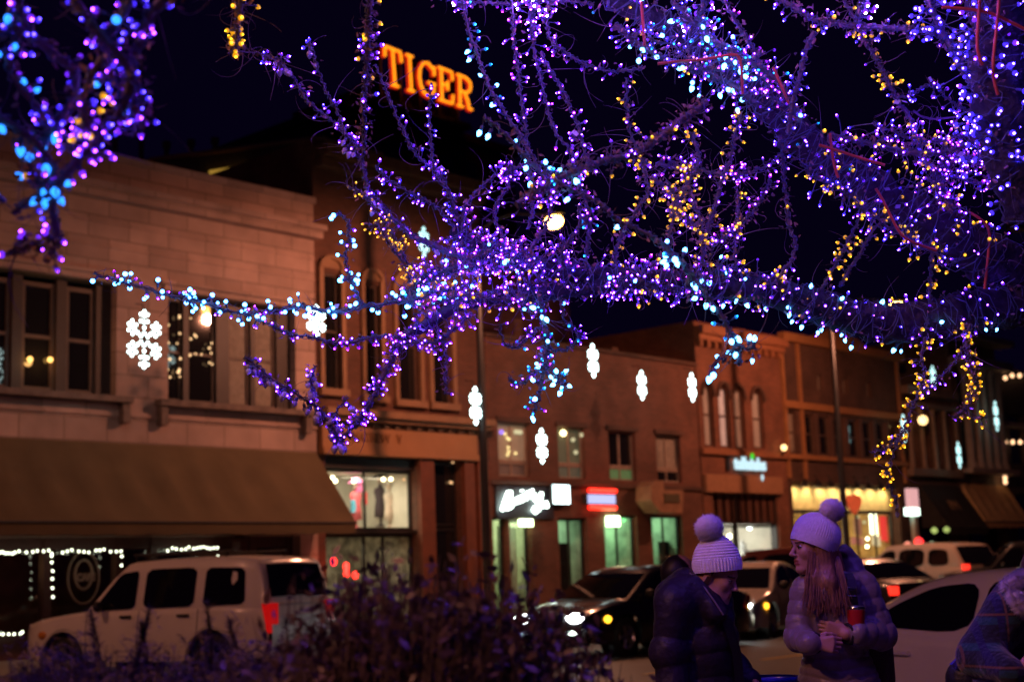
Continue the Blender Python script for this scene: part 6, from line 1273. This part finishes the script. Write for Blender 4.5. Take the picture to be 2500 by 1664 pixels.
for k, (L_, d_, lb, n_, mx) in enumerate((
    ([(1040, 690), (1110, 650), (1180, 620), (1260, 610), (1330, 640)], 6.0, 'violet string over the front of the tangle at centre left', 80, PU),
    ([(1010, 770), (1080, 735), (1150, 720), (1220, 735), (1290, 715)], 6.0, 'violet string hanging loosely under the lower fork', 70, 'ppppmy'),
    ([(1440, 700), (1520, 710), (1600, 700), (1680, 705), (1740, 690)], 6.25, 'violet string low on the middle limb beside the black sky', 76, 'ppppmy'),
    ([(1700, 640), (1790, 655), (1880, 690), (1960, 735), (2040, 770)], 6.35, 'ice white and yellow string on top of the thick limb', 60, 'wyyppp'),
    ([(1580, 90), (1650, 120), (1720, 170), (1800, 160), (1870, 130)], 5.8, 'azure and ice string in the bright knot near the top', 56, 'ttwuup'),
    ([(1990, 430), (2080, 480), (2150, 540), (2230, 590), (2330, 640)], 6.2, 'violet string on the near face of the great limb', 66, 'ppuuy'),
    ([(2130, 300), (2200, 330), (2290, 345), (2370, 330), (2440, 370)], 6.0, 'small violet string through the leaves at the right side', 80, PU),
    ([(2280, 450), (2340, 430), (2400, 450), (2460, 420), (2510, 450)], 6.1, 'small violet string under the leafy right side', 66, PU))):
    branch(L_, d_, d_+.1, .006, .005, lb, n_, mx, 60, 20, spread=.085, turns=10)
# around the street lamp
for k, (L_, lb, n_) in enumerate((([(1230, 650), (1235, 590), (1210, 540), (1215, 490), (1240, 455), (1250, 400)], 'violet string on the upright left of the warm street lamp', 22), ([(1290, 660), (1300, 600), (1330, 560), (1345, 500), (1330, 440)], 'violet string on the twig touching the warm street lamp', 24), ([(1370, 660), (1375, 610), (1400, 570), (1420, 540), (1410, 500)], 'violet string on the crooked twig right of the street lamp', 18), ([(1430, 660), (1435, 590), (1440, 530), (1420, 470), (1395, 420)], 'violet and teal string right of the street lamp', 22), ([(1160, 620), (1130, 560), (1140, 500), (1180, 450), (1230, 420), (1300, 395)], 'violet string arching over the tangle left of the street lamp', 26))):
    branch(L_, 6.2, 6.1, .014, .006, lb, n_, 'pppmt' if k == 3 else 'pppm', 30, 30, spread=.03)
# the big upper limb and right side
LU = [(2700, 800), (2560, 705), (2450, 650), (2350, 590), (2250, 532), (2140, 470), (2060, 420), (1990, 370), (1930, 310), (1870, 250), (1800, 185), (1730, 120), (1650, 70), (1560, 30), (1470, -20)]
branch(LU, 6.8, 6.0, .125, .036, 'violet and yellow string down the great upper limb', 99, 'ppppyyuu', 120, 60, name='limb', spread=.03, turns=7, tag_n=6, wires=3)
branch(LU[5:], 6.3, 5.9, .075, .05, 'ice white and violet string on the upper part of the great limb', 90, 'ppppuuwt', 120, 60, own=False, spread=.07, turns=8, tag_n=4)
branch(LU[2:8], 6.45, 6.2, .13, .10, 'yellow string along the lower edge of the great upper limb', 70, 'yyyyppu', 40, 30, own=False, spread=.04, turns=7)
branch([(1500, 60), (1560, 110), (1640, 150), (1720, 180), (1790, 210), (1850, 260)], 5.9, 5.9, .02, .02, 'violet string on the crossing branch under the top edge', 66, 'ppppuyw', 80, 30, spread=.08)
branch([(1640, 0), (1700, 60), (1760, 110), (1830, 150), (1900, 200), (1935, 250), (1950, 300)], 5.8, 5.9, .016, .02, 'bright ice white knot of lamps at the top right of centre', 70, 'wwttuupm', 60, 30, spread=.07, tag_n=3)
branch([(1760, -20), (1800, 60), (1840, 120), (1870, 190), (1890, 250)], 5.9, 6.0, .012, .014, 'magenta violet string through the ice white knot', 40, 'mmpp', 60, 20, spread=.05)
branch([(1880, -20), (1940, 20), (1990, 47), (2094, 64), (2221, 72), (2285, 81), (2349, 127), (2391, 170), (2434, 221), (2470, 290), (2500, 360)], 5.7, 5.6, .018, .02, 'violet and yellow string on the arching branch at top right', 62, 'uuppyy', 150, 40, spread=.035, noise=.006)
branch([(2045, -30), (2094, 64), (2137, 140), (2170, 204), (2196, 254), (2230, 306), (2247, 374), (2290, 440), (2330, 520)], 6.0, 6.2, .012, .016, 'yellow string on the twig crossing the arching branch', 48, 'yyyyuup', 130, 40, spread=.035)
branch([(1988, 76), (1967, 127), (1946, 212), (1933, 263), (1925, 330)], 5.6, 5.7, .018, .014, 'few violet lights on the bare slanting branch at right', 12, 'uup', 20, 12, noise=.006)
branch([(2260, -20), (2290, 60), (2330, 130), (2370, 200), (2410, 250), (2450, 300)], 5.5, 5.5, .02, .02, 'deep blue string on the near upper right branches', 60, 'uuuuuup', 70, 26, spread=.10, bs=1.35, noise=.006)
branch([(2420, -60), (2432, 60), (2440, 180), (2455, 300), (2480, 420), (2530, 520)], 5.3, 5.5, .095, .11, 'deep blue string on the thick upright limb at the right edge', 98, 'uuuuuup', 90, 30, spread=.05, bs=1.5, name='limb', turns=6)
branch([(2380, -60), (2400, 60), (2410, 180), (2440, 300), (2470, 420)], 5.15, 5.4, .03, .03, 'second deep blue string over the near face of that upright limb', 90, 'uuuuuup', 60, 20, own=False, spread=.12, bs=1.5, turns=8)
branch([(2330, 520), (2300, 470), (2280, 430), (2330, 395), (2400, 392), (2480, 430)], 6.2, 6.1, .02, .02, 'dense small violet string below the loop of white wires', 90, 'ppppmp', 160, 50, spread=.09)
branch([(2020, 330), (2100, 345), (2180, 365), (2260, 375), (2340, 360), (2420, 330), (2500, 320)], 6.1, 6.0, .018, .02, 'violet and yellow string level across the right side', 92, 'pppppyym', 130, 50, spread=.08, tag_n=4)
branch([(2190, 240), (2240, 225), (2270, 205), (2310, 235), (2340, 260), (2390, 280), (2440, 320)], 5.9, 5.9, .005, .005, 'pale violet loop of bare wires at right', 30, 'uup', 10, 10, spread=.03, tag_n=8)
branch([(2230, 270), (2270, 290), (2330, 285), (2390, 255), (2430, 215)], 6.0, 6.0, .008, .006, None, 0, 'p', 10, 12)
# twigs between the limbs
TW = (([(1712, 650), (1721, 585), (1733, 542), (1744, 510), (1763, 436), (1782, 394), (1793, 340), (1810, 280)], .018, 'violet and yellow string on the middle upright between the limbs', 40), ([(1590, 430), (1632, 470), (1653, 500), (1680, 534), (1708, 570), (1720, 610)], .014, 'yellow string on the left slanting twig between the limbs', 32), ([(1690, 325), (1707, 387), (1686, 432), (1660, 482), (1640, 530)], .011, 'yellow and violet string on the crossing twig between the limbs', 28), ([(1620, 380), (1665, 420), (1685, 468), (1704, 520), (1715, 560)], .009, 'yellow string on the thin inner twig between the limbs', 24), ([(1795, 420), (1800, 478), (1803, 520), (1795, 575), (1798, 650)], .009, 'yellow string on the right upright between the limbs', 20), ([(1600, 400), (1690, 412), (1760, 425), (1830, 420), (1890, 395), (1920, 350)], .013, 'violet string on the level twig between the limbs', 46), ([(1880, 440), (1850, 500), (1815, 540), (1785, 570), (1735, 600)], .009, 'violet string on the slanting twig right between the limbs', 26), ([(1500, 650), (1510, 590), (1550, 520), (1580, 470), (1570, 400), (1540, 330), (1530, 250), (1530, 190)], .012, 'violet and yellow string on the long upright left of the twig fan', 46), ([(1590, 650), (1630, 600), (1640, 550), (1650, 500), (1630, 440)], .009, 'yellow string on the short leafy twig left of the fan', 22))
for k, (L_, r_, lb, n_) in enumerate(TW): branch(L_, 6.35, 6.15, r_, r_*.5, lb, n_, 'yyyyp' if 'yellow string' in lb else 'ppypy' if 'yellow' in lb else 'pppm', 60, 34, spread=.03, tag_n=k % 2)
branch([(1900, 330), (1915, 430), (1920, 500), (1928, 560), (1945, 600), (1930, 640), (1905, 670), (1880, 700)], 6.2, 6.4, .012, .012, 'nearly dark string on the hanging twig before the black sky', 9, 'pyu', 60, 20)
branch([(2106, 520), (2085, 563), (2059, 606), (2032, 659), (2010, 700), (1980, 730)], 6.4, 6.5, .008, .012, 'yellow string on the twig slanting down to the thick limb', 26, 'yyyyp', 12, 14); branch([(2190, 530), (2150, 540), (2117, 585), (2096, 625), (2075, 655), (2050, 700)], 6.4, 6.5, .011, .013, 'few yellow lights on the bare twig beside the slanting one', 9, 'yyy', 6, 8)
branch([(2275, 610), (2272, 660), (2268, 710), (2275, 760)], 6.5, 6.6, .010, .012, 'short yellow string on the stub above the thick limb', 10, 'yyy', 16, 8)
# hanging ends on the right
branch(U([(2128, 775), (2120, 830), (2128, 870), (2110, 910), (2092, 960), (2070, 1008), (2040, 1030), (2000, 1040)]), 6.5, 6.4, .013, .004, 'yellow string on the long twig hanging before the pale columns', 62, 'yyyyyp', 26, 14, spread=.022)
branch(U([(2075, 1000), (2050, 1060), (2045, 1110), (2062, 1150), (2066, 1190)]), 6.4, 6.4, .006, .003, 'yellow lights at the lowest hanging tip over the golden shop', 16, 'yyyyy', 6, 6, spread=.015)
branch(U([(2232, 745), (2222, 790), (2236, 850), (2240, 900), (2222, 940), (2190, 960)]), 6.5, 6.4, .014, .004, 'yellow string on the leafy twig hanging at far right', 36, 'yyyyyp', 170, 20, spread=.02, sizes=(.008, .018)); branch(U([(2218, 940), (2240, 962), (2270, 958)]), 6.4, 6.4, .005, .003, 'yellow lights on the small side spur at far right', 8, 'yyy', 6, 4)
branch(U([(2222, 790), (2190, 840), (2150, 880), (2128, 900)]), 6.5, 6.4, .010, .008, 'violet and yellow string bridging the two hanging right twigs', 12, 'ypp', 16, 8)
# blue hanging bunch at centre
branch(U([(1240, 670), (1250, 740), (1258, 800), (1250, 850), (1240, 900), (1228, 945)]), 6.1, 6.0, .022, .010, 'teal blue string on the bunch hanging below centre', 46, 'ttwtpm', 40, 26, spread=.03, tag_n=2)
for k, (L_, lb) in enumerate((([(1250, 745), (1210, 780), (1185, 800), (1160, 790), (1150, 745)], 'violet lights on the left hook of the hanging bunch'), ([(1256, 800), (1300, 805), (1325, 790), (1330, 765), (1300, 735), (1290, 690)], 'violet lights on the right hook of the hanging bunch'), ([(1252, 830), (1275, 860), (1305, 886)], 'ice blue lights on the right prong of the hanging bunch'), ([(1250, 840), (1215, 870), (1195, 885), (1168, 868)], 'violet lights on the left prong of the hanging bunch'))):
    branch(U(L_), 6.1, 6.0, .009, .004, lb, 16, 'wtt' if k == 2 else 'pppt', 16, 12, spread=.02)
# boughs added above the frame, mostly unseen, to light the people and street
for k, (L_, da, db, lb) in enumerate((([(1297, 40), (1330, -120), (1420, -330), (1560, -620), (1700, -1100)], 6.1, 3.4, 'added violet string rising above the frame from the centre twigs'), ([(1700, 60), (1760, -100), (1830, -300), (1900, -620), (1960, -1100)], 5.9, 3.4, 'added violet string rising above the frame from the ice white knot'), ([(2094, 64), (2120, -100), (2160, -300), (2240, -620), (2280, -1100)], 5.7, 3.4, 'added violet string rising above the frame from the arching branch'), ([(1130, 20), (1080, -150), (1060, -350), (1120, -560), (1250, -760)], 6.0, 4.4, 'added violet string rising above the frame right of the TIGER letters'))):
    branch(L_, da, db, .016, .010, lb, 98, 'ooop', 30, 10, spread=.05, bs=1.5)
# the nearer tree at the upper left
b = MB(); b.smooth = True; b.tube([TREE2.location, at(-330, 900, 3.3), at(-260, 300, 3.3), at(-150, -100, 3.3)], [.15, .11, .09, .07], 12); b.build('trunk', BARK, TREE2)
for k, (L_, r_, lb, n_, mx) in enumerate((([(420, -30), (370, 30), (340, 100), (320, 170), (345, 240), (340, 310)], .022, 'violet string on the right edge of the blurred near branches', 26, 'ppuuu'), ([(170, -30), (220, 60), (270, 110), (320, 180), (300, 260), (240, 340), (180, 400), (140, 460), (130, 520), (140, 580), (115, 640)], .024, 'violet string down the blurred near branch to its low tip', 44, 'pppuu'), ([(-150, 60), (0, 60), (80, 90), (130, 130), (190, 190), (170, 260), (110, 330), (60, 400)], .022, 'violet and blue string across the blurred near branches', 34, 'pppuuww'), ([(-160, 200), (-60, 250), (20, 300), (90, 350), (130, 420), (90, 480), (30, 520)], .02, 'blue white string at the left edge of the blurred near branches', 28, 'puuww'), ([(250, 140), (200, 250), (230, 330), (260, 300), (300, 290)], .014, 'violet string in the middle of the blurred near branches', 26, 'ppuuy'), ([(140, 590), (90, 600), (40, 615)], .009, 'violet lights at the lowest left tip of the near branches', 8, 'ppp'), ([(330, -30), (300, 40), (260, 110), (280, 200), (320, 250), (330, 330)], .016, 'blue and violet string near the right edge of the blurred near branches', 34, 'ppuuw'), ([(30, -30), (60, 60), (20, 140), (50, 220), (140, 300), (180, 370)], .016, 'blue and violet string from the top left corner of the blurred near branches', 36, 'ppuuuw'), ([(60, 400), (90, 440), (110, 470)], .01, 'few yellow lights low on the blurred near branches', 5, 'yyp'))):
    branch(L_, 3.3, 3.45, r_, r_*.5, lb, n_, mx, 40, 14, tree=1, spread=.03, noise=.008, turns=20)
for k, (m_, nm) in enumerate(((LEAVES, 'dry_leaves'), (TWIGS, 'twigs'))):
    for q, T in ((0, TREE), (1, TREE2)):
        o = m_[q].build(nm, LEAFM if nm == 'dry_leaves' else TWIGM, T); o['kind'] = 'stuff'
# orange cords
CORD = mat('orange extension cord', (.62, .10, .03), .45, var=.05)
for L_, d, lb in (([(1566, 5), (1570, 60), (1574, 112)], 5.75, 'orange cord hanging straight at top centre'), ([(1606, 156), (1660, 150), (1712, 146), (1786, 134), (1803, 140), (1810, 165), (1813, 230)], 5.75, 'orange cord bent round the upper limb under the ice white knot'), ([(1888, 165), (1908, 210), (1926, 254)], 5.75, 'short orange cord right of the ice white knot'), ([(2000, 354), (2064, 374), (2117, 391), (2160, 403)], 5.95, 'orange cord slanting over the great limb'), ([(2026, 325), (2036, 400), (2047, 434)], 6.0, 'short orange cord upright on the great limb'), ([(2393, -15), (2388, 53), (2386, 119), (2398, 160)], 5.0, 'red cord down the blue lit limb, left one'), ([(2440, -15), (2436, 38), (2429, 106), (2424, 180), (2437, 232)], 5.0, 'red cord down the blue lit limb, right one'), ([(2300, 18), (2388, 26), (2436, 40), (2510, 76)], 5.02, 'red cord crossing the blue lit limb'), ([(2138, 460), (2157, 491), (2180, 538), (2202, 574), (2233, 593), (2287, 612)], 6.1, 'red cord curving under the great limb'), ([(2365, 517), (2403, 542), (2416, 574), (2412, 627), (2404, 705)], 6.35, 'orange cord looping down between the two limbs')):
    P = cat([(at(x, y, d), 0) for x, y in L_], .04); b = MB(); b.smooth = True; b.tube([q for q, _ in P], .0062, 8); tag(b.build('extension_cord', CORD), lb, 'cord', 'orange cords in the tree')
# ================================================================== shrubs in front
FOL = {}
def shrub(name, spots, dep, mleaf, label, n, hgt, rad, lsz, ndl=False, seed=1, group=None, up=0.12):
    R_ = random.Random(seed); p0 = at(spots[0][0], spots[0][1], dep); t = empty(name, (p0.x, p0.y, 0), 0, label, 'shrub', group); st = MB(); lf = MB()
    for (px, py, w) in spots:
        top = at(px, py, dep+R_.uniform(-.25, .25)); base = Vector((p0.x+(top.x-p0.x)*.5, p0.y+(top.y-p0.y)*.5, 0)); rr_ = w
        for k in range(max(2, int(n/len(spots)/16))):
            e = top+Vector((R_.gauss(0, 1)*rr_*.5, R_.gauss(0, 1)*rr_*.5, -abs(R_.gauss(0, 1))*hgt*.55)); m_ = base.lerp(e, .5)+Vector((R_.uniform(-.1, .1), R_.uniform(-.1, .1), .05)); pts = [base.lerp(m_, u/3) for u in range(3)]+[m_.lerp(e, u/4) for u in range(5)]
            st.tube(pts, [.004*(1-.8*i/7) for i in range(8)], 4, cap=False)
            for j in range(16):
                u = .3+.7*R_.random()**.8; q = (base.lerp(m_, u*2) if u < .5 else m_.lerp(e, u*2-1))+Vector((R_.gauss(0, .035), R_.gauss(0, .035), R_.gauss(0, .035))); d = Vector((R_.gauss(0, 1), R_.gauss(0, 1), R_.gauss(0, 1)+up*3)).normalized(); s_ = lsz*R_.uniform(.6, 1.3)
                if ndl:
                    for h in range(9):
                        dd = (d+Vector((R_.gauss(0, .7), R_.gauss(0, .7), R_.gauss(0, .7)))).normalized(); o = dd.orthogonal().normalized()*.0022; a = q+d*h*.006; lf.add([a-o, a+o, a+dd*s_*.5], [(0, 1, 2)])
                else:
                    o = d.orthogonal().normalized(); o.rotate(Matrix.Rotation(R_.random()*6.28, 3, d)); lf.add([q, q+d*s_*.4+o*s_*.22, q+d*s_, q+d*s_*.4-o*s_*.22], [(0, 1, 2), (0, 2, 3)])
    st.build('stems', TWIGM, t); o = lf.build('foliage', mleaf, t); return t
PLUM = mat('plum shrub leaves', (.12, .075, .12), .45, var=.5, scale=12); OLIV = mat('dark heather needles', (.13, .09, .08), .7, var=.4, scale=12)
shrub('leafy_shrub', [(840, 1382, .10), (905, 1347, .10), (985, 1357, .12), (1060, 1372, .12), (1130, 1357, .11), (1195, 1392, .10), (880, 1422, .14), (960, 1417, .14), (1040, 1422, .15), (1120, 1442, .15), (1180, 1452, .14), (860, 1502, .16), (940, 1512, .18), (1040, 1512, .2), (1140, 1522, .2), (1220, 1522, .16), (800, 1582, .16), (900, 1602, .2), (1020, 1602, .2), (1140, 1612, .2), (760, 1502, .14), (740, 1642, .2), (900, 1662, .25), (1060, 1672, .25)], 3.3, PLUM, 'large dark plum shrub in front of the street, bottom centre', 34000, .30, .2, .034, seed=3)
shrub('leafy_shrub', [(1240, 1422, .09), (1290, 1447, .09), (1340, 1462, .08), (1270, 1462, .12), (1330, 1492, .12), (1390, 1522, .10), (1280, 1552, .16), (1350, 1592, .12), (1260, 1632, .16), (1440, 1582, .05), (1500, 1607, .05), (1420, 1622, .05), (1300, 1672, .2)], 3.5, PLUM, 'blue lit right end of the plum shrub before the black sedan', 7000, .22, .2, .034, seed=4)
shrub('heather_shrub', [(60, 1600, .2), (150, 1590, .18), (240, 1570, .16), (330, 1590, .2), (430, 1590, .2), (100, 1640, .25), (300, 1640, .25)], 3.6, OLIV, 'low dark needle shrub before the front of the jeep', 9000, .18, .2, .05, True, 5)
shrub('heather_shrub', [(520, 1590, .18), (600, 1575, .16), (680, 1580, .2), (760, 1560, .2), (560, 1640, .25), (700, 1640, .25)], 3.6, OLIV, 'low dark needle shrub before the rear of the jeep', 8000, .18, .2, .05, True, 6)
for k, (x0, y0, x1, y1) in enumerate(((243, 1600, 222, 1490), (318, 1600, 365, 1485), (360, 1600, 345, 1520), (515, 1590, 505, 1470), (585, 1600, 560, 1510))):
    t = empty('sprig', at(x0, y0, 3.55), 0, ('upright sprig before the jeep wheel arch', 'taller leaning sprig before the jeep door', 'short sprig beside the leaning one', 'tall sprig before the rear door of the jeep', 'short sprig by the jeep tail')[k], 'sprig', 'upright sprigs of the needle shrub'); b = MB(); R_ = random.Random(k+50); a, e = at(x0, y0+60, 3.55), at(x1, y1, 3.5); b.tube([a, a.lerp(e, .5)+Vector((.01, 0, 0)), e], [.004, .003, .0015], 4)
    for j in range(420):
        q = a.lerp(e, R_.random()); d = ((e-a).normalized()+Vector((R_.gauss(0, .7), R_.gauss(0, .7), R_.gauss(0, .7)))).normalized(); o = d.orthogonal().normalized()*.0016; b.add([q-o, q+o, q+d*R_.uniform(.012, .034)], [(0, 1, 2)])
    b.build('needles', OLIV, t)
